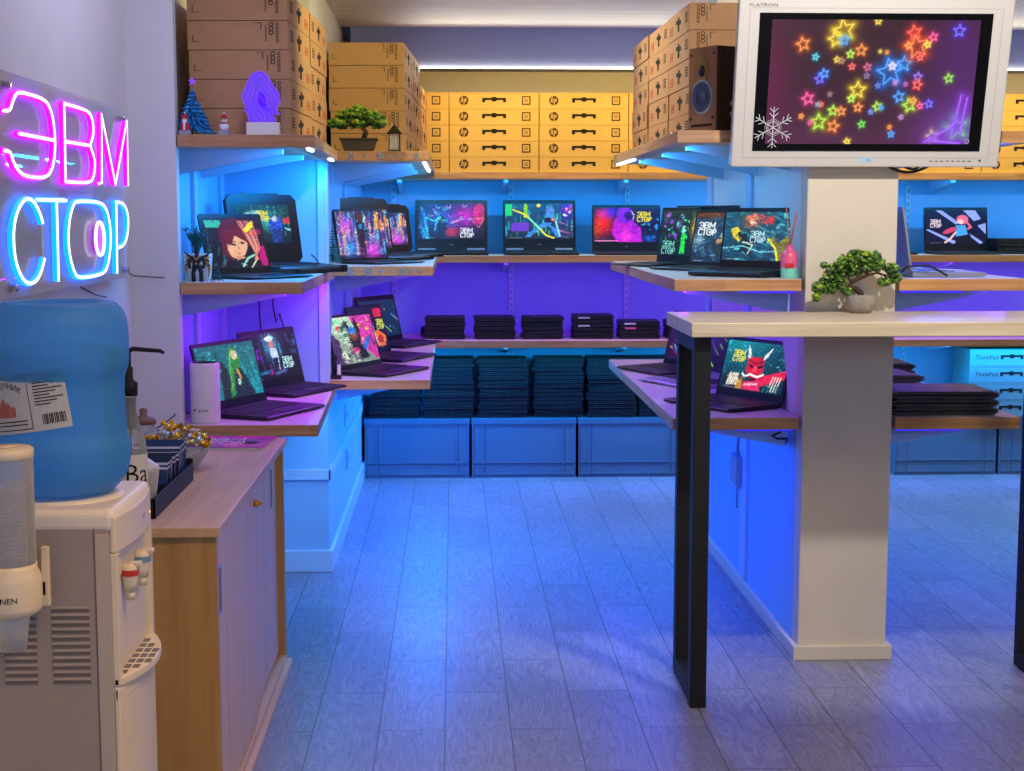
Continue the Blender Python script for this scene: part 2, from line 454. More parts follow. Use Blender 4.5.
rV = [[(0, 0), (0, 1), (.75, 1), (1, .75), (.75, .5), (0, .5)], [(.75, .5), (.95, .25), (.75, 0), (0, 0)]]
rM = [[(0, 1), (0, 0), (.5, .75), (1, 0), (1, 1)]]
rS = [[(1, .12), (.8, 0), (.2, 0), (0, .25), (0, .75), (.2, 1), (.8, 1), (1, .88)]]
rT = [[(0, 0), (1, 0)], [(.5, 0), (.5, 1)]]
rO = [[(.25, 0), (.75, 0), (1, .3), (1, .7), (.75, 1), (.25, 1), (0, .7), (0, .3), (.25, 0)]]
rP = [[(0, 1), (0, 0), (.75, 0), (1, .25), (.75, .55), (0, .55)]]
LET3 = [(rE, 1.25), (rV, 1.25), (rM, 1.35)]
LET4 = [(rS, .95), (rT, .85), (rO, 1.45), (rP, .8)]

def screen_mesh(cv, w, h, W=None):
    """a grid in the xz plane facing -y that carries the picture as a colour attribute"""
    H_, W_ = cv.H, cv.W
    xs = np.linspace(-w/2, w/2, W_); zs = np.linspace(h, 0, H_)
    gx, gz = np.meshgrid(xs, zs)
    co = np.stack([gx, np.zeros_like(gx), gz], -1).reshape(-1, 3)
    i = np.arange(H_*W_).reshape(H_, W_)
    q = np.stack([i[1:, :-1], i[1:, 1:], i[:-1, 1:], i[:-1, :-1]], -1).reshape(-1, 4)
    me = bpy.data.meshes.new('screen')
    me.from_pydata(co.tolist(), [], q.tolist()); me.update()
    p = np.clip(cv.p, 0, 1); lin = np.where(p <= .04045, p/12.92, ((p+.055)/1.055)**2.4)
    a = me.color_attributes.new('art', 'FLOAT_COLOR', 'POINT')
    a.data.foreach_set('color', np.concatenate([lin.reshape(-1, 3), np.ones((H_*W_, 1))], 1).ravel().astype(np.float32))
    return me
W_, H_ = 150, 92
CY, MG, PU, OR, YE, WH, BL, GR, RD = (60, 230, 255), (255, 50, 200), (150, 50, 255), (255, 140, 40), (250, 235, 40), (245, 250, 255), (40, 110, 255), (70, 255, 120), (240, 40, 60)
def bar(c, col=(200, 210, 220)):
    for k in range(6): c.line([(.08+.03*k, .965), (.085+.03*k, .965)], .01, col, .7)
    return c
def art_portrait():
    c = Cv(116, 116, (30, 12, 26), (18, 14, 26))
    c.poly([(.03, .06), (.3, .06), (.32, .2), (.05, .2)], (50, 190, 160)); c.streaks(14, [(40, 150, 150), (140, 40, 110), (20, 60, 80)], 0, .3, .2, .95, .012, .1, .4, .6, 4, -.2)
    c.poly([(.86, .6), (.97, .56), (1, .95), (.88, .95)], (190, 10, 120)); c.poly([(.8, .25), (.96, .25), (.96, .34), (.8, .34)], (150, 20, 80))
    c.ell(.5, .36, .27, .34, (84, 16, 34)); c.poly([(.28, .3), (.25, .7), (.42, .86), (.4, .4)], (92, 18, 44))
    c.ell(.52, .55, .17, .26, (236, 178, 140), rot=.25); c.poly([(.46, .75), (.6, .74), (.64, .86), (.48, .86)], (214, 150, 118))
    c.poly([(.3, .25), (.66, .2), (.7, .5), (.6, .42), (.5, .36), (.44, .5), (.37, .56)], (104, 20, 40))
    for k in range(7): c.line([(.6+.04*k, .08), (.7+.03*k, .35), (.78+.02*k, .6), (.84-.01*k, .82)], .012, [(236, 150, 120), (250, 190, 150), (230, 70, 110)][k % 3], .9)
    c.ell(.45, .53, .05, .022, (40, 14, 22), rot=.2); c.ell(.61, .5, .04, .02, (40, 14, 22), rot=.2)
    c.line([(.4, .48), (.5, .475)], .008, (60, 14, 24)); c.line([(.53, .56), (.55, .63), (.52, .64)], .006, (170, 96, 80)); c.ell(.54, .71, .035, .014, (190, 60, 70))
    c.poly([(.35, 1), (.5, .82), (.72, .78), (.9, .98), (.9, 1)], (22, 26, 34)); c.line([(.56, .95), (.66, .8), (.78, .74)], .02, (150, 220, 190)); c.line([(.7, .98), (.8, .84)], .012, (230, 240, 200))
    c.poly([(.66, .26), (.78, .12), (.86, .08), (.84, .2), (.72, .3)], YE); c.poly([(.76, .3), (.84, .26), (.82, .36)], (240, 120, 20)); c.paint(200, 5, .006, .05, .72, 1.3)
    return c
def art_tealcity():
    c = Cv(W_, 108, (10, 60, 66), (8, 22, 30)); c.streaks(40, [(20, 140, 140), (60, 200, 190), (8, 70, 80)], 0, 1, 0, .8, .014, .1, .4, .6, 9)
    c.ell(.25, .25, .2, .07, (180, 220, 220), .7, -.3); c.blob(.5, .4, .3, .3, (80, 230, 220), .5); c.ell(.72, .55, .13, .25, (30, 70, 200)); c.ell(.71, .36, .05, .08, (180, 190, 220)); c.poly([(.64, .6), (.8, .6), (.83, .95), (.62, .95)], (24, 50, 130))
    c.poly([(.86, .35), (1, .33), (1, .48), (.87, .48)], (200, 50, 60)); c.line([(.9, .6), (1, .66)], .02, (120, 210, 230)); c.paint(420, 84); c.logo(.37, .17, .11, YE, .018); return bar(c)
def art_neonstreet(seed=3, fig=True):
    c = Cv(136, 116, (30, 50, 110), (30, 24, 70)); cols = [CY, (30, 120, 220), (190, 70, 220), (240, 120, 200), (250, 190, 140), (20, 20, 60), (20, 60, 120)]
    c.streaks(150, cols, 0, 1, 0, .9, .022, .15, .6, .6, seed); c.streaks(90, cols+[(40, 190, 250), (250, 230, 240)], 0, 1, 0, .9, .009, .05, .35, .85, seed+1); c.blob(.2, .3, .14, .16, (210, 60, 230), .8); c.blob(.7, .85, .18, .2, (230, 50, 220), .9); c.blob(.25, .8, .12, .2, (40, 140, 240), .8)
    c.streaks(10, [OR, (250, 200, 120), (170, 40, 30)], .8, 1, 0, .4, .02, .1, .3, .9, 5)
    if fig:
        c.ell(.5, .13, .06, .12, (80, 40, 30)); c.poly([(.44, .22), (.56, .22), (.6, .45), (.56, .7), (.57, .97), (.52, .97), (.5, .75), (.49, .97), (.45, .97), (.44, .7), (.4, .45)], (38, 24, 44)); c.poly([(.46, .28), (.54, .28), (.53, .38), (.47, .38)], (40, 130, 220))
    c.paint(420, 98); return c
def art_blueflow():
    c = Cv(W_, H_, (10, 24, 80), (12, 12, 40)); c.streaks(26, [CY, (40, 160, 240), (20, 70, 170)], 0, .12, 0, 1, .014, .2, .6, .7, 6, .1)
    c.blob(.4, .45, .25, .35, (30, 110, 240), .8); c.blob(.72, .35, .22, .35, (210, 20, 200), .9); c.blob(.5, .8, .12, .14, (240, 40, 80), .9); c.ell(.36, .65, .07, .3, (12, 20, 60), .9)
    r = random.Random(4)
    for k in range(20):
        x, y = r.uniform(.15, .8), r.uniform(.05, .5); c.line([(x+.03*math.cos(t), y+.04*math.sin(t)) for t in (0, 1, 2, 3, 4)], .009, r.choice([CY, (120, 220, 255), (220, 120, 255)]), .8)
    c.line([(.12, .4), (.25, .5), (.34, .38)], .018, CY); c.line([(.25, .75), (.28, .5)], .012, CY); c.line([(.5, .55), (.62, .47)], .014, (255, 190, 230))
    c.ell(.92, .3, .09, .3, (240, 30, 130), .7); c.line([(.82, .5), (.92, .68), (.99, .4), (.84, .44)], .012, (255, 120, 110)); c.paint(420, 84); c.logo(.64, .7, .11, WH, .017); return bar(c)
def art_street():
    c = Cv(W_, H_, (20, 90, 140), (24, 40, 60)); c.streaks(70, [(40, 210, 220), (30, 120, 190), (20, 40, 110), (60, 230, 160)], 0, 1, 0, .9, .016, .08, .3, .65, 12); c.poly([(0, .02), (.1, .02), (.1, .35), (0, .35)], (30, 220, 120)); c.ell(.3, .2, .03, .2, (130, 220, 20))
    c.poly([(.1, .55), (.35, .53), (.35, .78), (.08, .78)], (110, 60, 210)); c.blob(.9, .2, .1, .3, (80, 30, 230), .8); c.specks(10, [RD, WH, MG], .84, .97, .05, .35, .02, .03); c.streaks(20, [(200, 110, 200), (60, 30, 90)], .76, 1, .5, .95, .012, .02, .1, .8, 4, 2)
    c.poly([(.6, .15), (.7, .15), (.74, .45), (.66, .6), (.78, .75), (.8, .95), (.74, .95), (.68, .7), (.6, .62), (.35, .95), (.28, .95), (.5, .6), (.58, .5)], (60, 140, 230)); c.ell(.66, .17, .045, .1, (90, 130, 220)); c.poly([(.57, .4), (.72, .4), (.71, .54), (.58, .54)], (30, 24, 70)); c.ell(.7, .45, .03, .04, (240, 150, 120))
    c.line([(.74, .5), (.8, .92)], .022, (150, 230, 255)); c.line([(.12, .18), (.3, .32), (.5, .7), (.6, .9), (.71, .97)], .022, YE); c.line([(.3, .32), (.5, .7)], .02, (120, 255, 220)); c.ell(.49, .06, .03, .05, YE); c.ell(.31, .36, .04, .05, (210, 220, 40)); c.paint(300, 41, .008, .035); return bar(c, (150, 240, 200))
def art_astronaut():
    c = Cv(W_, H_, (10, 16, 80), (10, 20, 60)); c.blob(.15, .45, .18, .4, (255, 20, 30), 1); c.blob(.05, .6, .1, .3, (255, 90, 10), .6); c.blob(.18, .18, .12, .15, (255, 40, 200), .8); c.blob(.28, .1, .1, .2, (40, 20, 255), .8)
    c.poly([(.4, .42), (.6, .38), (.72, .6), (.74, 1), (.36, 1), (.28, .75), (.3, .45), (.34, .3)], (190, 20, 220)); c.ell(.48, .22, .13, .24, (120, 20, 230)); c.ell(.54, .24, .07, .13, (40, 10, 120)); c.line([(.58, .1), (.62, .24), (.6, .36)], .01, (250, 220, 255))
    c.blob(.5, .85, .1, .2, (255, 60, 220), .9); c.blob(.62, .6, .05, .25, (110, 10, 190), .6); c.specks(12, [(40, 120, 220), (60, 160, 250)], .7, 1, .3, .9, .01, .03); c.blob(.85, .9, .1, .1, (20, 100, 220), .8); c.paint(420, 91); c.logo(.67, .13, .12, YE, .02); c.line([(.02, .96), (.36, .96)], .014, (255, 130, 200)); return bar(c)
def art_green():
    c = Cv(108, 114, (10, 30, 16), (8, 20, 16)); c.streaks(30, [(20, 110, 50), (30, 200, 110), (20, 60, 30)], 0, 1, 0, .7, .014, .05, .2, .7, 8, .3); c.specks(14, [(150, 90, 200), (110, 60, 170)], 0, .6, .1, .6, .02, .045); c.specks(12, [(60, 240, 190), GR], 0, 1, .1, .7, .015, .03, 5)
    c.poly([(.62, .5), (.72, .5), (.74, .95), (.6, .95)], (30, 230, 60)); c.ell(.66, .42, .05, .08, (120, 230, 200)); c.blob(.95, .4, .1, .25, (230, 170, 40), .9); c.paint(420, 63); c.logo(.1, .68, .12, (130, 220, 190), .016); return c
def art_hood():
    c = Cv(108, 114, (30, 70, 96), (14, 40, 70)); c.streaks(40, [(50, 110, 140), (20, 50, 80), (90, 150, 170)], 0, 1, .1, .95, .016, .06, .2, .5, 15, .4); c.poly([(0, 0), (.6, 0), (.7, .12), (0, .1)], (90, 56, 36)); c.blob(.1, .55, .12, .12, (160, 210, 230), .8)
    c.poly([(.55, .6), (.62, .2), (.74, .08), (.9, .2), (.96, .7), (.8, .95), (.4, .8)], (28, 50, 56)); c.line([(.55, .58), (.6, .25), (.7, .1), (.84, .1)], .018, (170, 210, 150)); c.ell(.7, .36, .08, .12, (150, 120, 110)); c.ell(.5, .57, .06, .05, (180, 140, 110)); c.line([(.95, .4), (.9, .9)], .014, (200, 220, 130)); c.paint(420, 56); c.logo(.08, .2, .11, WH, .017); return bar(c)
def art_action():
    c = Cv(W_, 112, (20, 90, 110), (10, 60, 90)); c.streaks(50, [(30, 150, 170), (12, 50, 80), (80, 200, 210)], 0, 1, 0, 1, .016, .06, .2, .6, 21, 1.4); c.blob(.4, .2, .14, .16, (200, 90, 60), .9); c.ell(.4, .17, .04, .08, (240, 200, 170)); c.poly([(.3, .12), (.45, .02), (.5, .15), (.4, .22)], (220, 120, 90)); c.specks(6, [RD, (200, 60, 60)], .5, .7, .1, .3, .03, .05)
    c.poly([(.1, .35), (.2, .3), (.28, .5), (.24, .62), (.14, .52)], (220, 200, 40)); c.poly([(.2, .4), (.34, .45), (.36, .6), (.24, .58)], (20, 30, 34)); c.poly([(.32, .6), (.5, .5), (.42, .8), (.48, .98), (.38, .9), (.3, .8), (.2, .9)], (16, 40, 54)); c.line([(.3, .62), (.44, .68), (.38, .85)], .014, (200, 230, 200))
    c.poly([(.66, .55), (.74, .5), (.8, .66), (.92, .5), (1, .55), (1, 1), (.82, 1), (.76, .75)], (120, 110, 40)); c.line([(.66, .55), (.78, .75), (.82, 1)], .02, YE); c.line([(0, .75), (.3, .7), (.55, .82), (.8, .8)], .012, (130, 220, 230)); c.specks(14, [(14, 50, 70), (90, 180, 190)], .7, 1, .05, .45, .02, .05, 6); c.paint(420, 70); c.logo(.4, .4, .1, (200, 235, 240), .014); return bar(c)
def art_mask():
    c = Cv(W_, 102, (20, 140, 150), (8, 24, 40)); c.mix(np.clip((c.x/c.a-.3)*1.2, 0, .85), (10, 40, 54)); c.specks(90, [(90, 200, 210), (60, 160, 170)], 0, 1, 0, .75, .006, .012, 3)
    c.poly([(.5, .75), (1, .5), (1, .68), (.62, .9), (.5, .95)], (230, 30, 70)); c.poly([(.38, .3), (.64, .3), (.64, .62), (.56, .78), (.45, .78), (.38, .6)], (210, 24, 44)); c.poly([(.34, .06), (.41, .24), (.41, .36), (.37, .3)], WH); c.poly([(.74, .06), (.62, .26), (.62, .36), (.67, .28)], WH)
    c.poly([(.4, .44), (.49, .5), (.48, .54), (.4, .5)], (30, 6, 14)); c.poly([(.54, .5), (.63, .44), (.63, .5), (.55, .54)], (30, 6, 14)); c.line([(.4, .38), (.5, .44), (.62, .37)], .016, (120, 8, 24)); c.poly([(.49, .5), (.53, .5), (.55, .62), (.47, .62)], (250, 60, 80))
    c.line([(.33, .66), (.38, .72), (.46, .66), (.5, .68), (.58, .7), (.66, .64)], .022, WH); c.ell(.5, .76, .06, .03, (60, 6, 16)); c.poly([(.38, .82), (.62, .78), (.66, .98), (.36, .98)], (224, 40, 90)); c.line([(.4, .88), (.6, .84)], .02, (255, 190, 200))
    for k in range(5): c.line([(.12+.035*k, .9), (.15+.03*k, .68)], .02, (246, 230, 200))
    for k in range(4): c.line([(.78+.04*k, .95), (.82+.04*k, .66)], .013, (246, 236, 220)); c.line([(.7+.07*k, .98), (.74+.06*k, .85)], .016, (40, 120, 110))
    c.poly([(.28, .8), (.36, .74), (.36, .98), (.26, .98)], (190, 140, 40)); c.paint(220, 56); c.logo(.13, .2, .1, YE, .016); return bar(c)
def art_darkneon(a, b, seed, logo=None):
    c = Cv(W_, 102, a, b); c.streaks(16, [(150, 255, 120), CY, PU, MG], .05, .95, .2, .9, .01, .05, .2, .85, seed, .8); c.blob(.3, .4, .3, .3, (60, 30, 130), .6); c.specks(8, [OR, YE, CY], 0, 1, .1, .9, .008, .02, seed)
    if logo: c.paint(420, 84); c.logo(*logo)
    return c
def art_cloak():
    c = Cv(W_, 102, (16, 100, 110), (16, 120, 130)); c.streaks(30, [(30, 160, 170), (12, 80, 90), (40, 180, 190)], .5, 1, 0, 1, .02, .3, .9, .5, 5, .1); c.poly([(.3, 1), (.34, .4), (.4, .3), (.46, .45), (.5, 1)], (30, 40, 40)); c.specks(8, [(20, 40, 44), (10, 70, 70)], .05, .35, .2, .6, .03, .06); c.streaks(14, [(20, 50, 60), (80, 190, 190)], .05, .35, .05, .5, .016, .05, .2, .7, 2)
    c.poly([(.54, .1), (.62, .06), (.72, .3), (.66, .5), (.56, .9), (.42, 1), (.52, .5)], (40, 130, 50)); c.ell(.63, .22, .05, .09, (210, 190, 150)); c.line([(.6, .1), (.52, .4), (.48, .8)], .016, (110, 200, 60)); c.poly([(.58, .5), (.7, .45), (.86, 1), (.5, 1)], (22, 40, 44)); c.line([(.63, .5), (.66, .65)], .03, (190, 160, 60)); c.ell(.62, .72, .03, .06, (190, 220, 210)); c.paint(420, 63); return bar(c)
def art_lab():
    c = Cv(W_, 102, (6, 14, 34), (8, 12, 26)); c.streaks(40, [(20, 60, 110), (60, 170, 220), (14, 30, 70)], .3, .75, 0, .8, .014, .1, .4, .7, 31); c.blob(.52, .3, .16, .3, (90, 190, 240), .7); c.ell(.5, .14, .08, .06, (200, 240, 255)); c.ell(.53, .26, .04, .08, (220, 110, 90)); c.poly([(.48, .34), (.6, .34), (.62, .5), (.6, .8), (.55, .95), (.52, .6), (.48, .5)], (190, 215, 240)); c.poly([(.5, .55), (.6, .55), (.58, .95), (.53, .95)], (24, 26, 60))
    c.streaks(6, [PU, MG], .2, .45, .3, .9, .014, .1, .3, .8, 7); c.specks(10, [(40, 120, 190), (30, 80, 140)], .8, 1, .1, .5, .02, .04); c.line([(.2, .85), (.4, .82)], .03, (40, 120, 180), .8); c.line([(.5, .88), (.7, .84)], .03, (90, 110, 170), .8); c.paint(420, 49); c.logo(.68, .56, .1, (190, 240, 235), .017); return bar(c)
def art_catear():
    c = Cv(116, 114, (190, 226, 190), (120, 140, 120)); c.poly([(.5, 0), (1, 0), (1, 1), (.7, .7)], (206, 50, 150)); c.specks(14, [(250, 120, 200), (130, 20, 100), (255, 210, 90)], .62, 1, .05, .8, .015, .04, 9); c.poly([(0, .3), (.18, .5), (.2, 1), (0, 1)], (70, 40, 90)); c.specks(12, [(40, 120, 110), (30, 70, 80), RD, GR], .02, .4, .08, .42, .03, .05, 8)
    c.poly([(.36, .05), (.46, .24), (.56, .24), (.6, 0), (.68, .3), (.66, .6), (.8, .9), (.5, .95), (.42, .6), (.4, .3)], (26, 18, 32)); c.ell(.53, .4, .1, .13, (120, 60, 40)); c.ell(.5, .3, .1, .07, (40, 110, 210)); c.ell(.78, .6, .05, .16, (30, 90, 190), rot=.5); c.ell(.5, .74, .09, .08, (200, 50, 110)); c.streaks(26, [(230, 240, 210), (110, 90, 110), (60, 40, 70)], .1, .6, .62, .95, .018, .05, .2, .9, 10, .3); c.paint(420, 70); return c
def art_block():
    c = Cv(W_, 112, (14, 14, 34), (20, 10, 30)); c.streaks(16, [(30, 120, 130), (20, 50, 80)], .02, .4, .05, .5, .02, .1, .3, .7, 3); c.poly([(.74, .06), (.96, .06), (.96, .26), (.72, .26)], (220, 30, 60)); c.poly([(.62, .6), (.74, .55), (.96, .72), (.9, .95), (.7, .95)], (240, 110, 20)); c.ell(.8, .78, .08, .1, (180, 40, 20)); c.line([(.62, .3), (.68, .95)], .014, (220, 220, 240)); c.poly([(.4, .14), (.6, .14), (.64, .3), (.42, .3)], (120, 60, 80)); c.paint(420, 63); c.logo(.76, .32, .1, (220, 230, 60), .018); return c
def art_slashes():
    c = Cv(W_, H_, (14, 14, 60), (12, 10, 50))
    for q in ([(.16, 0), (.26, 0), (.56, .38), (.5, .42)], [(0, .58), (.04, .56), (.5, .92), (.46, 1)], [(.62, 0), (.82, 0), (.92, .26), (.8, .32)], [(.86, .45), (1, .38), (1, .72)], [(.72, .68), (.95, .95), (.9, 1), (.74, .78)]): c.poly(q, (150, 170, 250))
    c.ell(.61, .28, .1, .14, (240, 110, 150)); c.line([(.66, .3), (.75, .5), (.7, .55)], .03, (240, 110, 150)); c.ell(.58, .34, .05, .07, (250, 214, 200)); c.poly([(.5, .45), (.66, .45), (.7, .75), (.5, .78)], (70, 170, 250)); c.poly([(.5, .78), (.74, .7), (.78, .98), (.5, .98)], (14, 12, 24)); c.ell(.4, .6, .13, .07, (220, 70, 110), rot=-.4); c.line([(.5, .65), (.4, .85), (.32, .95)], .03, (246, 200, 190)); c.logo(.08, .28, .1, (250, 220, 230), .018); return bar(c)
def star(c, x, y, r, col, rot=-PI/2):
    pts = [(x+(r if k % 2 == 0 else r*.45)*math.cos(rot+k*PI/5)/c.a, y+(r if k % 2 == 0 else r*.45)*math.sin(rot+k*PI/5)) for k in range(11)]
    c.line(pts, .0045 if r > .02 else .003, tuple(min(255, int(v*.6+100)) for v in col), 1, max(.012, r*.42), col)
def art_tv():
    c = Cv(240, 138, (62, 18, 40), (78, 36, 66)); c.mix(np.clip(.55-.55*((c.x/c.a-.45)**2*3+(c.y-.35)**2*2.5), 0, .55), (40, 22, 26)); c.blob(.93, .35, .22, .6, (86, 34, 130), .6); c.blob(.95, .9, .2, .25, (120, 60, 190), .8); c.blob(0, .5, .12, .6, (110, 20, 66), .6)
    ye, og, li, gn, bl, vi, re, pk = (255, 220, 20), (255, 120, 10), (170, 240, 20), (70, 220, 40), (20, 130, 255), (70, 50, 255), (255, 50, 40), (255, 40, 130)
    L = [(370, 115, 40, ye), (340, 145, 27, ye), (372, 150, 17, bl), (220, 163, 24, og), (267, 207, 12, (20, 200, 220)), (283, 283, 18, vi), (300, 265, 17, bl), (240, 353, 22, pk), (335, 395, 18, li), (366, 397, 16, og), (282, 435, 28, li), (337, 450, 21, og), (425, 322, 29, ye), (402, 352, 14, li), (428, 383, 16, og), (443, 443, 13, gn), (390, 505, 12, ye), (435, 183, 20, og), (395, 197, 14, li), (346, 216, 10, ye), (364, 220, 11, (150, 90, 40)), (402, 240, 12, re), (460, 242, 14, (220, 40, 70)), (543, 258, 48, bl), (595, 230, 27, bl), (552, 238, 14, (230, 220, 250)), (580, 345, 20, bl), (620, 375, 24, li), (634, 358, 12, og), (500, 380, 16, li), (517, 384, 8, bl), (630, 122, 26, re), (640, 170, 42, (255, 90, 30)), (610, 166, 14, og), (653, 208, 12, re), (700, 137, 16, pk), (680, 163, 12, ye), (648, 275, 16, (110, 70, 230)), (647, 303, 18, re), (795, 115, 22, vi), (763, 280, 16, (120, 220, 30)), (693, 370, 15, vi), (660, 377, 12, pk), (603, 301, 8, (180, 50, 160)), (564, 296, 8, (190, 110, 210)), (500, 306, 10, (30, 70, 200)), (476, 399, 9, (50, 90, 220)), (555, 478, 12, bl), (548, 453, 8, og), (495, 83, 12, ye), (217, 415, 9, og), (290, 373, 9, re), (277, 373, 8, (120, 150, 170)), (590, 417, 9, (150, 80, 170)), (250, 438, 8, pk), (530, 190, 7, og), (505, 187, 5, ye), (458, 272, 11, (90, 50, 110)), (322, 337, 9, (100, 60, 50)), (710, 485, 22, (190, 170, 120)), (800, 455, 40, (90, 220, 110))]
    for x, y, r, col in L:
        v = (y-77)/438.; u = (x-105+v*25)/(770-0*v); star(c, u, v, r/438., col, -PI/2+(x*7 % 10-5)*.05)
    for pts in ([(.94, .6), (.91, .92)], [(.97, .62), (.95, .9)], [(.78, .98), (.9, .86), (.93, .8)], [(.82, .97), (.95, .99)]): c.line(pts, .006, (190, 120, 255), .8, .03, (140, 60, 240))
    return c
# ------------------------------------------------------------------ camera
f = 1500.; th = math.atan(169.5/f); ph = math.atan(59/f*math.cos(th))
Rv = Vector((math.cos(ph), -math.sin(ph), 0)); Fv = Vector((math.sin(ph)*math.cos(th), math.cos(ph)*math.cos(th), -math.sin(th))); Uv = Rv.cross(Fv)
cd = bpy.data.cameras.new('camera'); cam = bpy.data.objects.new('camera', cd); COL.objects.link(cam)
cd.sensor_fit = 'HORIZONTAL'; cd.sensor_width = 36; cd.lens = f/1024*36; cd.clip_start = .05
cam.matrix_world = Matrix(((Rv.x, Uv.x, -Fv.x, 0), (Rv.y, Uv.y, -Fv.y, 0), (Rv.z, Uv.z, -Fv.z, 1.5), (0, 0, 0, 1)))
SC.camera = cam
SC.view_settings.view_transform = 'Standard'; SC.view_settings.look = 'None'
SC.view_settings.exposure = 0; SC.view_settings.gamma = 1
w = bpy.data.worlds.new('dim ambient'); SC.world = w; w.use_nodes = True
w.node_tree.nodes['Background'].inputs[0].default_value = (.5, .55, .7, 1); w.node_tree.nodes['Background'].inputs[1].default_value = .02
SC.cycles.use_denoising = True
SC.cycles.max_bounces = 8; SC.cycles.diffuse_bounces = 4; SC.cycles.glossy_bounces = 3; SC.cycles.transparent_max_bounces = 12
SC.cycles.sample_clamp_indirect = 4; SC.cycles.caustics_reflective = False; SC.cycles.caustics_refractive = False

# ------------------------------------------------------------------ the room
BY, CE, LX, RX = 8.95, 2.48, -1.06, 4.7
struct('floor', MB().box(-1.3, RX+.1, -1.6, BY+.1, -.08, 0), [floor_mat()])
struct('ceiling', MB().box(-1.3, RX+.1, -1.6, 8.0, CE, CE+.1), 'ceil')
struct('wall_left', MB().box(LX-.15, LX, -1.6, 5.0, 0, CE).box(LX-.15, -.905, 5.0, 5.05, 0, CE), 'wall')
struct('wall_niche', MB().box(LX-.15, -.955, 5.05, 6.27, 0, 1.76).box(LX-.15, -.955, 5.05, 6.27, 1.76, CE, 1), ['wall_ledtint', 'wall'])
struct('wall_partition', MB().box(LX-.15, -.53, 6.27, BY, 0, 1.76).box(LX-.15, -.58, 6.27, BY, 1.76, CE, 1), ['wall_ledtint', 'wall'])
struct('wall_back', MB().box(LX-.15, RX+.1, BY, BY+.1, 0, 1.74).box(LX-.15, RX+.1, BY, BY+.1, 1.74, CE, 1), ['wall_ledtint', 'wall'])
struct('wall_right', MB().box(RX, RX+.1, -1.6, BY, 0, CE), 'wall')
struct('wall_front', MB().box(-1.3, RX+.1, -1.7, -1.6, 0, CE), 'wall')
struct('wall_column', MB().box(1.165, 1.467, 4.93, 5.02, 0, CE), 'wallc', bev=.004)
struct('wall_wing', MB().box(1.165, 1.467, 5.02, 6.9, 0, .81).box(1.165, 1.467, 5.02, 6.9, .81, CE, 1), ['wall_ledtint', 'wall'])
struct('trim_1', MB().box(-.53, RX, 8.0, 8.05, 2.276, CE+.1).box(-.53, RX, 8.05, BY, 2.34, CE+.1), 'lintel')          # dropped lintel along the back wall
t = MB()
for y in (5.82, 6.72): t.box(1.153, 1.165, y, y+.11, .06, CE)
struct('trim_2', t, 'trim', .002)
t = MB()
for y in (5.82, 6.72): t.box(1.467, 1.479, y, y+.11, .06, CE)
struct('trim_3', t, 'trim', .002)
t = MB().box(-.955, -.518, 6.256, 6.27, .395, .44).box(-.53, -.518, 6.256, 8.52, .395, .44)
struct('trim_4', t, 'trim', .003)
t = MB().box(-.955, -.94, 5.55, 5.63, .8, 1.73).box(-.955, -.94, 6.2, 6.27, .8, 1.73).box(-.56, -.53, 6.262, 6.27, .8, 1.75).box(-.53, -.518, 6.27, 6.34, .8, 1.75).box(-.53, -.518, 7.3, 7.38, .8, 1.75)
struct('trim_5', t, 'trim', .002)
struct('baseboard_left', MB().box(-.955, -.513, 6.252, 6.27, 0, .095).box(-.53, -.513, 6.27, 8.6, 0, .095), 'trim', .004)
struct('baseboard_column', MB().box(1.147, 1.485, 4.912, 4.93, 0, .05).box(1.147, 1.165, 4.93, 6.9, 0, .05).box(1.467, 1.485, 4.93, 6.9, 0, .05), 'wallc', .003)
struct('baseboard_right', MB().box(RX-.015, RX, -1.6, BY, 0, .07), 'trim')

# ------------------------------------------------------------------ light
def area(name, loc, sx, sy, p, col, rot=(0, 0, 0), spread=180):
    l = bpy.data.lights.new(name, 'AREA'); l.shape = 'RECTANGLE'; l.size = sx; l.size_y = sy; l.energy = p; l.color = col; l.spread = R(spread)
    o = bpy.data.objects.new(name, l); COL.objects.link(o); o.location = loc; o.rotation_euler = rot; return o
def spot(name, loc, p, col, ang, blend=.3, r=.05, rot=(0, 0, 0)):
    l = bpy.data.lights.new(name, 'SPOT'); l.energy = p; l.color = col; l.spot_size = R(ang); l.spot_blend = blend; l.shadow_soft_size = r
    o = bpy.data.objects.new(name, l); COL.objects.link(o); o.location = loc; o.rotation_euler = rot; return o
# tape under the top shelves lights the middle tier (cyan)
area('tape_top_left', (-.5, 5.62, 1.712), .012, 1.2, 11.5, (0, 0.3, 1), (0, R(30), 0))
area('tape_top_left_far', (-.13, 7.3, 1.718), .012, 2.0, 7.5, (0, 0.32, 1), (0, R(30), 0))
area('tape_top_back', (1.9, 8.43, 1.69), 4.6, .012, 18.5, (0, 0.42, 1), (R(28), 0, 0))
area('tape_top_wing', (.78, 5.95, 1.728), .012, 1.9, 5.2, (0.03, 0.42, 1), (0, R(-28), 0))
area('tape_top_wing_right', (1.86, 5.95, 1.728), .012, 1.9, 13, (0, 0.12, 1), (0, R(28), 0))
# tape under the middle shelves lights the lower tier (violet)
area('tape_mid_left', (-.5, 5.62, 1.238), .012, 1.2, 5.2, (0.46, 0, 1), (0, R(28), 0))
area('tape_mid_left_far', (-.13, 7.3, 1.234), .012, 2.0, 4, (0.3, 0, 1), (0, R(28), 0))
area('tape_mid_back', (1.9, 8.43, 1.225), 4.6, .012, 12.5, (0.34, 0, 1), (R(28), 0, 0))
area('tape_mid_wing', (.78, 5.95, 1.245), .012, 1.9, 5.1, (0.18, 0.01, 1), (0, R(-28), 0))
area('tape_mid_wing_right', (1.86, 5.95, 1.245), .012, 1.9, 2.4, (0.18, 0.04, 1), (0, R(28), 0))
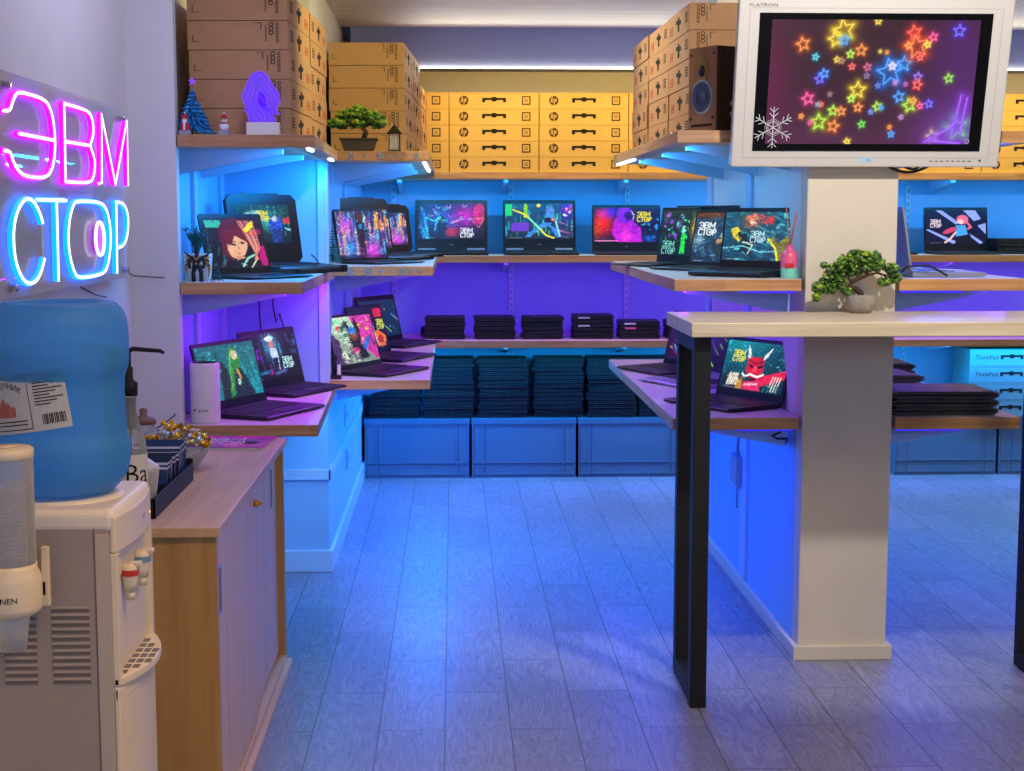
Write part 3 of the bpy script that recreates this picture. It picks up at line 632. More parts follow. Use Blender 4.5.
# tape under the low shelves lights the skirting and the floor (blue)
area('tape_low_left', (-.48, 5.62, .752), .012, 1.2, 4.4, (0, 0.4, 1), (0, R(12), 0))
area('tape_low_left_far', (-.13, 7.2, .752), .012, 2.0, 21, (0, 0.2, 1), (0, R(8), 0))
area('tape_low_back', (1.9, 8.41, .745), 4.6, .012, 38, (0, 0.29, 1), (R(-22), 0, 0))
area('tape_low_wall', (1.9, 8.44, .745), 4.6, .012, 10, (0, 0.5, 1), (R(40), 0, 0))
area('tape_low_wing', (.78, 5.95, .77), .012, 1.9, 11, (0, 0.08, 1), (0, R(-15), 0))
area('tape_low_wing_right', (1.86, 5.95, .77), .012, 1.9, 7.5, (0.01, 0.02, 1), (0, R(10), 0))
# warm tape along the lintel, then two added fill strips
area('tape_lintel', (1.9, 7.985, 2.262), 4.2, .015, 14.5, (1, 0.86, 0.18), (R(20), 0, 0))
area('fill_lintel_front', (1.9, 7.975, 2.272), 4.2, .012, 7.1, (1, 1, 0.78), (R(-112), 0, 0), 120)  # second strip added to brighten the ceiling and carton sides
area('fill_cove', (1.9, 8.075, 2.31), 4.2, .012, 10, (1, 0.56, 0.16), (R(50), 0, 0))  # extra wash added to brighten the wall above the cartons
tag(MB().box(-.18, 3.9, 7.984, 7.998, 2.268, 2.276).build('mounted_led_strip', ['ledy']), 'bright warm led strip along the bottom of the lintel at the back', 'led strip')
# ceiling lamps and added fill lights
def aim(o, to):
    o.rotation_euler = (Vector(to)-o.location).to_track_quat('-Z', 'Y').to_euler(); return o
aim(spot('ceiling_spot', (1.25, 3.46, 2.44), 100, (1, 0.93, 0.84), 76, .3, .04), (1.35, 4.93, 1.45))
aim(spot('fill_spot_left', (.3, 5.6, 2.44), 35, (1, 0.87, 0.28), 100, .5, .05), (-.6, 6.2, 1.98))  # unseen spot added to warm the left carton sides
aim(spot('fill_spot_right', (.12, 6.35, 2.44), 30, (1, 0.93, 0.66), 100, .5, .05), (.87, 6.25, 1.98))  # unseen spot added to warm the right carton sides
area('ceiling_panel_front', (.35, 2.1, 2.46), .5, .5, 24, (1, 0.55, 0.16), spread=125)
area('fill_panel_right', (3.4, 3.0, 2.46), .6, .6, 32, (1, 0.74, 0.3))  # added panel out of view, general warm fill
area('fill_panel_entrance', (1.3, -.9, 2.1), 1.6, .8, 34, (0.36, 0.58, 1), (R(62), 0, 0))  # fill added behind the camera for surfaces facing it
area('fill_wall_left', (-.5, 4.2, 2.46), .12, 1.0, 6, (.66, .66, 1), (0, R(20), 0))  # unseen fill added to brighten the left wall and pilaster
area('green_glow', (3.6, 7.0, .7), .3, .3, 2.6, (.1, 1, .2), (0, R(20), 0))
# ------------------------------------------------------------------ shelves
def flake(mb, o, ux, uy, r, m=0, w=.1):
    o, ux, uy = Vector(o), Vector(ux), Vector(uy)
    def seg(a, b, t):
        a, b = Vector(a), Vector(b); d = (b-a).normalized()*1.0; n = Vector((-d.y, d.x))*t
        mb.poly([o+ux*p.x+uy*p.y for p in (a-n, b-n, b+n, a+n)], m)
    for k in range(6):
        c, s = math.cos(k*PI/3+PI/2), math.sin(k*PI/3+PI/2)
        seg((0, 0), (c*r, s*r), r*w*.5)
        for q, l in ((.5, .3), (.75, .28)):
            for sg in (-1, 1):
                c2, s2 = math.cos(k*PI/3+PI/2+sg*.8), math.sin(k*PI/3+PI/2+sg*.8)
                seg((c*r*q, s*r*q), (c*r*q+c2*r*l, s*r*q+s2*r*l), r*w*.4)
        c3, s3 = math.cos(k*PI/3+PI/6*5), math.sin(k*PI/3+PI/6*5)
        seg((c*r*.35, s*r*.35), (c3*r*.35, s3*r*.35), r*w*.35)
def shelf(label, poly, z, group, brackets=(), strips=(), led='ledw', flakes=None, th_=.04, edge='shelfx'):
    cx = sum(p[0] for p in poly)/len(poly); cy = sum(p[1] for p in poly)/len(poly)
    t = thing('display_shelf', label, 'shelf', (cx, cy, z-th_), 0, group)
    P = [(x-cx, y-cy) for x, y in poly]
    mb = MB(); mb.prism(P, 0, th_)
    mb.m[1] = 1                                     # laminate on top
    for i in range(len(P)): mb.m[2+i] = 2 if abs(P[i][1]-P[(i+1) % len(P)][1]) < .05 else 0
    mb.build('board', ['shelf', 'shelftop', edge], t, bev=.002)
    for b in brackets:                              # (x_wall, y, direction, length) or ('y', x, y_wall, length)
        m = MB()
        if b[0] == 'y': m.prism([(b[2]-cy, 0), (b[2]-cy, -.075), (b[2]-cy-b[3], -.014), (b[2]-cy-b[3], 0)], b[1]-cx-.012, b[1]-cx+.012, 'x')
        else: m.prism([(b[0]-cx, 0), (b[0]-cx, -.085), (b[0]-cx+b[2]*b[3], -.016), (b[0]-cx+b[2]*b[3], 0)], b[1]-cy-.014, b[1]-cy+.014, 'y')
        m.build('bracket', 'trim', t)
    for s in strips:
        m = MB(); m.box(s[0]-cx, s[1]-cx, s[2]-cy, s[3]-cy, -.008, -.001); m.build('led_strip', led, t)
    if flakes:
        for x, r in flakes: 
            m = MB(); flake(m, (x-cx, min(p[1] for p in P)-.0035, th_/2), (1, 0, 0), (0, 0, 1), r, 0, .2); m.build('snowflake_decal', 'sticker', t)
    return t
GS = 'oak block display shelves'
lb = [(-.955, 5.2, 1, .38), (-.955, 5.68, 1, .4)]
shelf('top oak shelf of the near left bay, carrying cartons and the violet lamp', [(-.9, 5.0), (-.452, 5.0), (-.472, 6.25), (-.938, 6.25), (-.938, 5.06), (-.9, 5.06)], 1.765, GS, [(-.938, 5.2, 1, .36), (-.938, 5.7, 1, .38)], [(-.485, -.473, 5.06, 5.2), (-.488, -.476, 5.95, 6.1)])
shelf('middle oak shelf of the near left bay, under the rugged laptop', [(-.9, 5.0), (-.5, 5.0), (-.492, 6.25), (-.938, 6.25), (-.938, 5.06), (-.9, 5.06)], 1.282, GS, [(-.938, 5.2, 1, .36), (-.938, 5.7, 1, .38)])
shelf('low oak shelf of the near left bay, under the white router', [(-.9, 5.0), (-.455, 5.0), (-.492, 6.25), (-.938, 6.25), (-.938, 5.06), (-.9, 5.06)], .805, GS, [(-.938, 5.25, 1, .36)])
fl = [(-.42, .017), (-.365, .009), (-.3, .018), (-.26, .007), (-.22, .01), (-.19, .006), (-.15, .015)]
fm = [(-.43, .019), (-.355, .021), (-.305, .013), (-.27, .007), (-.215, .017), (-.175, .014), (-.14, .012)]
bb = [(-.518, y, 1, .34) for y in (6.62, 7.1, 7.6)]
shelf('top oak shelf of the far left bay, with frosted snowflakes and a bonsai', [(-.518, 6.28), (-.098, 6.28), (-.098, 8.39), (-.518, 8.39)], 1.766, GS, bb, [(-.125, -.113, 6.36, 7.6)], flakes=fl)
shelf('middle oak shelf of the far left bay, with frosted snowflakes on its end', [(-.518, 6.28), (-.084, 6.28), (-.084, 8.39), (-.518, 8.39)], 1.292, GS, bb, flakes=fm)
shelf('low oak shelf of the far left bay, under three angled laptops', [(-.518, 6.28), (-.1, 6.28), (-.1, 8.39), (-.518, 8.39)], .815, GS, bb[:1])
yb = [('y', x, 8.94, .42) for x in (-.3, .3, .98, 2.85, 3.55)]
for z, l, in ((1.743, 'top oak shelf along the back wall, carrying the tan cartons'), (1.281, 'middle oak shelf along the back wall, under the row of lit laptops'), (.802, 'low oak shelf along the back wall, under small dark laptop stacks')):
    shelf(l, [(-.518, 8.4), (RX-.02, 8.4), (RX-.02, 8.94), (-.518, 8.94)], z, GS, yb)
def wingb(x, s): return [(x, y, s, .36) for y in (5.12, 5.7, 6.4)]
shelf('top oak shelf left of the column, under cartons and loudspeaker', [(.732, 4.93), (1.152, 4.93), (1.152, 6.98), (.742, 6.98)], 1.778, GS, wingb(1.152, -1), [(.752, .764, 6.3, 6.95)])
shelf('middle oak shelf left of the column, under the pink reed diffuser', [(.729, 4.93), (1.152, 4.93), (1.152, 6.95), (.729, 6.95)], 1.293, GS, wingb(1.152, -1), [(.95, 1.14, 4.955, 4.965)], 'ledp')
shelf('low oak shelf left of the column, behind the black table leg', [(.729, 4.93), (1.152, 4.93), (1.152, 7.0), (.729, 7.0)], .83, GS, wingb(1.152, -1), [(.95, 1.14, 4.955, 4.965)], 'ledp')
shelf('top oak shelf right of the column, half hidden by the television', [(1.48, 4.93), (1.9, 4.93), (1.9, 6.98), (1.48, 6.98)], 1.778, GS, wingb(1.48, 1))
shelf('middle oak shelf right of the column, under the open silver laptop', [(1.48, 4.93), (1.905, 4.93), (1.905, 6.95), (1.48, 6.95)], 1.293, GS, wingb(1.48, 1), [(1.49, 1.7, 4.955, 4.965)], 'ledp')
shelf('low oak shelf right of the column, under piles of closed laptops', [(1.48, 4.93), (1.903, 4.93), (1.903, 7.0), (1.48, 7.0)], .828, GS, wingb(1.48, 1), [(1.49, 1.7, 4.955, 4.965)], 'ledp')
for i, (x, q) in enumerate(((-.35, 'leftmost, behind the far left bay'), (.345, 'behind the middle lit laptop'), (1.035, 'left of the wing wall'), (2.72, 'behind the pink haired wallpaper laptop'))):
    mb = MB(); mb.box(x-.014, x+.014, 8.934, 8.949, .38, 1.68)
    for k in range(32): mb.box(x-.005, x+.005, 8.9335, 8.9342, .4+k*.04, .422+k*.04, 1)
    tag(mb.build('shelf_rail', ['trim', 'silverp']), 'white slotted shelf rail on the back wall, '+q, 'shelf rail', 'slotted rails')

# ------------------------------------------------------------------ cartons
def logo_hp(mb, o, ux, uy, r, m):
    o, ux, uy = Vector(o), Vector(ux), Vector(uy)
    P = lambda a, b: o+ux*a*r+uy*b*r
    mb.poly([P(math.cos(k*PI/12), math.sin(k*PI/12)) for k in range(24)], m)
def hp_letters(mb, o, ux, uy, r, m):
    o, ux, uy = Vector(o), Vector(ux), Vector(uy)
    def st(pts, t):
        for (a, b), (c, d) in zip(pts[:-1], pts[1:]): mb.poly([o+(ux*p+uy*q)*r for p, q in ((a-t, b), (a+t, b), (c+t, d), (c-t, d))], m)
    st([(-.62, -.42), (-.3, .95)], .09); st([(-.44, .22), (-.2, .4)], .09); st([(-.2, .4), (-.12, .3), (-.28, -.42)], .09)
    st([(-.02, -.95), (.28, .42)], .09); st([(.26, .34), (.52, .38)], .09); st([(.5, .38), (.54, .3), (.4, -.32)], .09); st([(.08, -.34), (.4, -.32)], .07)
def carton_hp(x, z, w, label, first=True, name='laptop_carton', h=.0865, d=.33, y=8.42, cardm='cardy', hp=True):
    key = ('hp', round(w, 2), hp, cardm)
    if key not in CACHE:
        mb = MB(); mb.box(-w/2, w/2, 0, d, 0, h)
        F = lambda a, b: (a, -.0012, b)
        ux, uy = (1, 0, 0), (0, 0, 1); e = -.0012
        mb.box(-w/2+.004, w/2-.004, -.0006, 0, h*.93, h*.94, 1)
        if hp:
            logo_hp(mb, (-.34*w, e, h*.5), ux, uy, .026, 1); hp_letters(mb, (-.34*w, e-.0006, h*.5), ux, uy, .026, 0)
        else: text_on(mb, 'ThinkPad', .036, (-.3*w, e, h*.5), ux, uy, 1)
        q = .36*w
        for a in (.024, .017): 
            mb.poly([F(q-a, h*.5-a), F(q+a, h*.5-a), F(q+a, h*.5+a), F(q-a, h*.5+a)], 1 if a > .02 else 0)
            mb.v[-4:] = [(v[0], v[1]-(.0 if a > .02 else .0006), v[2]) for v in mb.v[-4:]]
        for k in (-1, 0, 1): mb.box(q-.011, q+.011, e-.0012, e-.0007, h*.5+k*.007-.0015, h*.5+k*.007+.0015, 1)
        hb = MB(); s = .13*w/.494/1.9
        hb.prism([(-.066, -.013), (-.05, -.013), (-.05, -.001), (-.016, -.001), (-.008, -.009), (.008, -.009), (.016, -.001), (.05, -.001), (.05, -.013), (.066, -.013), (.066, .011), (.016, .011), (.01, .016), (-.01, .016), (-.016, .011), (-.066, .011)], -.0016, -.0004, 'y', 0)
        CACHE[key] = (mb.mesh(name, [cardm, 'ink']), hb.mesh('handle', ['inkd']))
    a, b = CACHE[key]
    o = link(name, a, None, (x, y, z)); link('handle', b, o, (.0, 0, h*.53))
    return tag(o, label, 'box', 'tan cartons on the back wall shelf' if hp else 'grey blue cartons on the crates')
CACHE = {}
COLN = {-1: 'first column', 0: 'second column', 1: 'third column', 2: 'fourth column', 5: 'column right of the column pillar', 6: 'rightmost column'}
for k in (-1, 0, 1, 2, 5, 6):
    x = -.017+.4987*k+.247; wd = .494
    for i in range(5):
        q = {-1: 'at far left, partly hidden', 0: 'left of centre', 1: 'at centre', 2: 'behind the loudspeaker shelf', 5: 'just right of the pillar', 6: 'at far right edge'}[k]
        carton_hp(x, 1.7435+i*.0872, wd, 'tan laptop carton %s in the back shelf column %s' % (from_top(i, 5), q))
for i in range(4): carton_hp(3.22, .3465+i*.098, .49, 'grey blue laptop carton on the right crates, %s of four' % from_top(i, 4).replace(' from top', ' from top'), cardm='teal', hp=False, name='laptop_carton', y=8.5, d=.3, h=.096)

def carton_brown(w, d, h, side, key):
    """front faces -y; side = +1 handle face at +x, -1 at -x"""
    if key in CACHE: return CACHE[key]
    mb = MB(); mb.box(-w/2, w/2, 0, d, 0, h-.0022); e = -.001; S = side
    X = lambda u: (u*w*S)                              # u in -.5 .. .5, mirrored for the right hand stack
    def rect(u0, u1, z0, z1, m=1): mb.box(min(X(u0), X(u1)), max(X(u0), X(u1)), e, 0, z0*h, z1*h, m)
    rect(-.45, -.44, .28, .5); rect(-.45, -.38, .27, .29); rect(.17, .24, .9, .92); rect(.23, .24, .68, .92)
    for k in range(9): rect(.275, .29, .3+.06*k, .34+.06*k)
    for k in range(3):
        mb.T = Matrix.Translation((X(.335), e, h*(.86-.14*k))); mb.lathe([(.005, 0), (.0085, 0)], (0, 0, 0), 1, 12, 'y', False, False); mb.T = None
    for k in range(5): 
        mb.T = Matrix.Translation((X(.395), e, h*(.86-.14*k))); mb.lathe([(.0035, 0), (.0065, 0)], (0, 0, 0), 1, 6, 'y', False, False); mb.T = None
    xs = S*w/2; ex = xs+S*.001
    def srect(v0, v1, z0, z1, m): mb.box(min(xs, ex), max(xs, ex), v0*d, v1*d, z0*h, z1*h, m)
    for k in range(4): srect(.1, .22, .36+.1*k, .42+.1*k, 1)
    srect(.77, .9, .22, .27, 2); srect(.77, .9, .5, .55, 2); srect(.77, .785, .22, .55, 2); srect(.885, .9, .22, .55, 2); srect(.8, .87, .34, .43, 2)
    me = mb.mesh('laptop_carton', ['card', 'ink', 'red'])
    hb = MB(); ex2 = S*.0016
    hb.prism([(-.05, -.004), (-.016, -.004), (-.012, -.028), (.012, -.028), (.014, -.002), (.05, .004), (.05, .018), (.012, .014), (.01, .024), (-.012, .024), (-.014, .012), (-.05, .01)], min(0, ex2), max(0, ex2), 'x')
    CACHE[key] = (me, hb.mesh('handle', ['inkd']))
    return CACHE[key]
def stack(cols, w, d, h, z, side, key, where, grp):
    me, hm = carton_brown(w, d, h, side, key)
    for ci, (xe, y, n, cn, ro) in enumerate(cols):       # xe: x of the aisle-facing side
        for i in range(n):
            j = rng.uniform(-.004, .004)
            o = link('laptop_carton', me, None, (xe-side*w/2+j, y+rng.uniform(0, .004), z+i*h), (0, 0, R(ro)), bev=.0012)
            link('handle', hm, o, (side*w/2, d*.5, h*.5))
            tag(o, 'brown laptop carton, %s in the %s %s' % (from_top(i, n), cn, where), 'box', grp)
stack([(-.549, 5.18, 5, 'front pile', -3), (-.527, 5.705, 5, 'rear pile', -2)], .339, .5, .0972, 1.7655, 1, 'cl', 'on the near left top shelf', 'brown cartons on the near left top shelf')
stack([(-.212, 6.8, 5, 'front pile', -3), (-.186, 7.32, 5, 'middle pile', -2.6), (-.162, 7.84, 4, 'rear pile', -2.3)], .335, .5, .1, 1.7665, 1, 'cb', 'behind the bonsai on the left', 'brown cartons behind the bonsai')
stack([(.862, 5.5, 5, 'front pile', 1.2), (.85, 6.0, 5, 'middle pile', 1.5), (.836, 6.5, 5, 'rear pile', .6)], .28, .485, .0978, 1.7785, -1, 'cr', 'beside the loudspeaker', 'brown cartons beside the loudspeaker')

# ------------------------------------------------------------------ laptops
def laptop(x, y, z, rz, w, d, tilt, label, art=None, lh=None, th_=.018, kind='slim', bez=(.03, .05, .1), name='laptop', mt='black', logo=None):
    lh = lh or d; t = thing(name, label, 'laptop', (x, y, z), R(rz))
    b = MB(); r = .012
    b.prism([(-d, .004), (-d, th_*.55), (-d+.01, th_*.75), (0, th_), (0, .003), (-.02, 0), (-d+.03, 0)], -w/2, w/2, 'x')
    if kind == 'rugged':
        b.box(-w/2-.004, -w/2+.02, -d-.004, -d+.03, .002, th_*.8); b.box(w/2-.02, w/2+.004, -d-.004, -d+.03, .002, th_*.8); b.box(-.07, .07, -d-.018, -d-.006, .004, th_*.5); b.box(-w/2+.02, w/2-.02, 0, .018, .002, th_)
    base = b.build('base', [mt], t, bev=.002)
    k = MB(); rows, cols = 5, 13; kw, kd = (w*.86)/cols, d*.47/rows
    def top(yy): return th_+(th_*.25)*(yy/(d-.01))+.0008
    for i in range(rows):
        for j in range(cols):
            if i == 0 and 3 <= j <= 8:
                if j == 3: x0, x1 = -w*.43+3*kw+.0012, -w*.43+9*kw-.0012
                else: continue
            else: x0, x1 = -w*.43+j*kw+.0012, -w*.43+(j+1)*kw-.0012
            y0 = -d*.6+i*kd+.0012; y1 = y0+kd-.0024; zt = top(y0)
            k.box(x0, x1, y0, y1, zt-.0006, top(y1)+.0012)
    k.build('keyboard', ['key' if mt == 'black' else 'dark'], base)
    p = MB(); p.box(-w*.14, w*.14, -d*.93, -d*.66, top(-d*.93)-.0006, top(-d*.8)+.0008); p.build('touchpad', ['dark' if mt == 'black' else 'silver'], base)
    l = MB(); lt = .008 if kind != 'rugged' else .02
    if kind == 'rugged':
        c = .022; l.prism([(-w/2+c, 0), (w/2-c, 0), (w/2, c), (w/2, lh-c), (w/2-c, lh), (.09, lh), (.08, lh+.006), (-.08, lh+.006), (-.09, lh), (-w/2+c, lh), (-w/2, lh-c), (-w/2, c)], 0, lt, 'y')
    else: l.prism([(-w/2, 0), (w/2, 0), (w/2, lh-.006), (w/2-.006, lh), (-w/2+.006, lh), (-w/2, lh-.006)], 0, lt, 'y')
    if kind == 'wide':
        l.box(-w*.46, -w*.22, -.003, 0, .002, .012); l.box(w*.22, w*.46, -.003, 0, .002, .012)
    l.m = [0]*len(l.m)
    lid = l.build('lid', ['bezel' if mt == 'black' else mt], t, (0, .0, th_*.9), (-R(tilt), 0, 0), bev=.0015)
    if kind == 'wide':
        
        for s in (-1, 1): hm = MB(); hm.box(s*w*.34-w*.12, s*w*.34+w*.12, -.004, 0, .002, .013); hm.build('hinge', ['silverp'], lid)
    if logo:
        lg = MB(); text_on(lg, logo, .02, (0, -.001, bez[2]*lh*.5), (1, 0, 0), (0, 0, 1)); lg.build('lid_badge', ['silver'], lid)
    if art is not None:
        sw, sh = w*(1-2*bez[0]), lh*(1-bez[1]-bez[2])
        o = link('screen', screen_mesh(art, sw, sh), lid, (0, -.0012, lh*bez[2]))
        o.data.materials.append(M['lcd'])
    return t
zl, zm, zr = .8155, 1.2925, 1.2935
# near left bay, middle shelf
laptop(-.757, 5.42, 1.2825, 51, .30, .21, 15, 'tablet laptop showing a red haired portrait, on the near left middle shelf', art_portrait(), lh=.222, th_=.012, bez=(.035, .06, .09))
laptop(-.722, 5.95, 1.2825, 43, .335, .27, 11, 'bulky rugged laptop with thick rounded bezel showing a teal city wallpaper', art_tealcity(), lh=.275, th_=.036, kind='rugged', bez=(.13, .15, .28), name='rugged_laptop')
# near left bay, low shelf
laptop(-.772, 5.37, .8055, 66, .40, .243, 15, 'open laptop with a teal cloaked figure wallpaper, beside the white router', art_cloak(), bez=(.025, .06, .13))
laptop(-.70, 6.0, .8055, 63, .39, .2, 14, 'open laptop with a blue laboratory wallpaper, by the partition', art_lab(), lh=.235, bez=(.025, .06, .13))
# far left bay, middle shelf
laptop(-.395, 6.72, zm, 50, .32, .22, 9, 'laptop showing a neon street with a walking woman, by a small bottle brush tree', art_neonstreet(), lh=.228, th_=.012, bez=(.02, .03, .05))
laptop(-.40, 7.22, zm, 50, .35, .25, 9, 'dark laptop with thick rounded lid, mostly hidden behind the neon street laptop', art_neonstreet(11, False), lh=.27, th_=.028, kind='rugged', bez=(.04, .2, .1), name='rugged_laptop')
laptop(-.315, 7.75, zm, 40, .28, .24, 9, 'small thick bezel laptop with cyan wallpaper, third one on far left middle shelf', art_neonstreet(17, False), lh=.245, th_=.024, kind='rugged', bez=(.1, .16, .16), name='rugged_laptop')
# far left bay, low shelf
laptop(-.415, 6.65, zl, 63, .39, .245, 15, 'open laptop with a cat eared figure on mint and pink, front of three', art_catear(), bez=(.025, .05, .09))
laptop(-.385, 7.29, zl, 67, .385, .245, 14, 'open laptop with red block and yellow lettering wallpaper, middle of three', art_block(), bez=(.025, .05, .1))
laptop(-.37, 8.06, zl, 62, .40, .24, 14, 'open laptop with dim teal wallpaper, rear of three on far left low shelf', art_darkneon((20, 50, 84), (10, 40, 60), 5), lh=.25, bez=(.04, .1, .1))
# back wall, middle shelf
zb = 1.2815
laptop(-.01, 8.67, zb, 0, .416, .25, 6, 'wide black laptop with blue and magenta wallpaper, left on the back shelf', art_blueflow(), lh=.29, th_=.024, kind='wide', bez=(.045, .07, .23), logo='•••')
laptop(.497, 8.67, zb, 0, .418, .25, 6, 'wide black laptop with cyan street fighter wallpaper, centre of the back shelf', art_street(), lh=.29, th_=.024, kind='wide', bez=(.03, .07, .23), logo='•••')
laptop(1.0, 8.66, zb, 0, .396, .24, 8, 'black laptop with magenta astronaut wallpaper, right on the back shelf', art_astronaut(), lh=.268, th_=.018, bez=(.025, .06, .2), logo='•••')
laptop(2.93, 8.67, zb, 0, .375, .24, 8, 'black laptop with pink haired figure on white slashes, right of the pillar', art_slashes(), lh=.255, th_=.018, bez=(.03, .07, .16))
laptop(2.45, 8.66, zb, 0, .36, .24, 8, 'dark laptop mostly hidden behind the pillar on the back shelf', None, lh=.255, th_=.018)
# left of the column, middle shelf
laptop(.93, 6.3, zr, -60, .25, .23, 8, 'slim laptop with green wallpaper, furthest left on the shelf left of column', art_green(), lh=.232, th_=.014, bez=(.03, .05, .12))
laptop(1.018, 5.825, zr, -55, .30, .21, 12, 'slim laptop with hooded figure on steel blue, between green and teal ones', art_hood(), lh=.222, th_=.014, bez=(.03, .05, .06))
laptop(1.055, 5.24, zr, -42, .29, .20, 10, 'laptop with teal action wallpaper, nearest the pink reed diffuser', art_action(), lh=.215, th_=.026, bez=(.03, .07, .13))
p = MB(); p.prism([(-.22, 0), (.22, 0), (.22, .24), (.21, .25), (-.21, .25), (-.22, .24)], 0, .012, 'y')
tag(p.build('monitor_panel', ['bezel'], None, (1.048, 6.22, 1.2935), (0, 0, R(-64)), .002), 'plain dark panel leaning against the wing wall behind three laptops', 'monitor')
# left of the column, low shelf
zw = .8305
laptop(1.056, 5.325, zw, -61, .365, .24, 16, 'open laptop with a red horned mask wallpaper, under the table top', art_mask(), lh=.22, bez=(.03, .06, .13))
laptop(1.058, 6.0, zw, -66, .375, .25, 13, 'open silver laptop with violet neon wallpaper, half behind the black leg', art_darkneon((30, 16, 70), (20, 14, 50), 9), mt='silver', bez=(.03, .05, .1))
laptop(1.01, 6.49, zw, -66, .36, .24, 13, 'open dark laptop with dim orange wallpaper, rear left of the black leg', art_darkneon((30, 20, 60), (40, 20, 40), 13), bez=(.03, .05, .1))
# right of the column, middle shelf
laptop(1.555, 5.2, zr, 90, .33, .255, 9, 'open silver laptop turned away beside the column, its lid seen from behind', art_darkneon((20, 90, 120), (20, 60, 90), 3), mt='silver', lh=.222, th_=.022)

def closed(x, y, z, rz, w, d, h, label, grp, mt='black', rounded=False):
    key = ('closed', round(w, 3), round(d, 3), round(h, 4), mt, rounded)
    if key not in CACHE:
        g = h*.06; b = MB()
        if rounded:
            b.prism([(-w/2+.02, 0), (w/2-.02, 0), (w/2, h*.4), (w/2, h*.46), (-w/2, h*.46), (-w/2, h*.4)], 0, d, 'y')
            l = MB().prism([(-w/2, h*.56), (w/2, h*.56), (w/2-.004, h*.8), (w/2-.03, h), (-w/2+.03, h), (-w/2+.004, h*.8)], 0, d, 'y')
        else:
            b.box(-w/2, w/2, 0, d, h*.12, h*.5); b.box(-w/2+.01, w/2-.01, .012, d-.004, 0, h*.62)
            for k in range(3): b.box(-w*.36+k*w*.2, -w*.36+k*w*.2+.02, -.0008, 0, h*.16, h*.36, 1)
            l = MB().box(-w/2, w/2, .001, d, h*.62, h*.94).box(-w/2+.01, w/2-.01, .012, d, h*.9, h)
        CACHE[key] = (b.mesh('base', [mt, 'dark']), l.mesh('lid', [mt]))
    a, l = CACHE[key]
    t = thing('closed_laptop', label, 'laptop', (x, y, z), R(rz), grp)
    link('base', a, t, bev=.0015); link('lid', l, t, bev=.0015)
    return t
ST = [(-.336, 7, 'far left crate stack under the shelf'), (-.028, 14, 'second crate stack from left'), (.283, 14, 'third crate stack from left'), (.6, 14, 'fourth crate stack from left'), (.91, 14, 'fifth crate stack from left'), (1.21, 14, 'sixth crate stack behind the shelf')]
for x, n, q in ST:
    for i in range(n):
        hh = .0243
        closed(x+rng.uniform(-.008, .008), 8.56+rng.uniform(0, .016), .3455+i*hh, rng.uniform(-1.8, 1.8), .285, .23, hh-.0006, 'closed dark laptop, %s in the %s' % (from_top(i, n), q), 'closed laptops stacked on the crates')
for x, n, ww, q in [(-.049, 5, .228, 'far left'), (.234, 5, .232, 'second'), (.511, 5, .23, 'third'), (.8, 6, .23, 'fourth'), (1.063, 4, .232, 'fifth'), (1.33, 4, .22, 'far right')]:
    for i in range(n):
        hh = .0255 if n != 6 else .0225
        o = closed(x+rng.uniform(-.004, .004), 8.5+rng.uniform(0, .01), .8025+i*hh, rng.uniform(-1.5, 1.5), ww, .21, hh-.0006, 'closed dark laptop, %s in the %s small pile on back low shelf' % (from_top(i, n), q), 'small closed laptops on the back low shelf')
        if q in ('fourth', 'fifth') and i in ((5, 3) if n == 6 else (3, 2)):
            MB().box(-ww*.38, -ww*.1, -.0018, -.0008, hh*.2, hh*.6).build('label_strip', ['sticker' if i in (5, 3) else 'pinkl'], o)
for i in range(3): closed(1.665, 4.98, .8285+i*.0272, rng.uniform(-.8, .8), .37, .25, .0268, 'closed glossy laptop, %s in front pile right of the column' % from_top(i, 3), 'closed laptops right of the column', 'dark', True)
for i in range(3): closed(1.625, 5.5, .8285+i*.0272, 3, .27, .25, .0268, 'closed glossy laptop, %s in middle pile right of the column' % from_top(i, 3), 'closed laptops right of the column', 'dark', True)
for i in range(3): closed(1.7, 5.98, .8285+i*.0262, -2, .34, .25, .0258, 'closed glossy laptop, %s in rear pile right of the column' % from_top(i, 3), 'closed laptops right of the column', 'dark', True)
for i in range(4): closed(3.3, 8.52, 1.2815+i*.0225, rng.uniform(-2, 2), .36, .24, .0219, 'closed dark laptop, %s in the pile at the right end of back shelf' % from_top(i, 4), 'closed laptops right on the back shelf')
closed(1.6, 5.55, 1.2935, 2, .22, .3, .022, 'closed grey laptop behind the open silver laptop, right of the column', None, 'silver')
for i in range(2): closed(-.14, 8.65, .8155+i*.0 if False else .8155+i*.0212, 0, .1, .2, .0206, 'small dark closed netbook, %s behind the three angled laptops' % ('lower' if i == 0 else 'upper'), None)

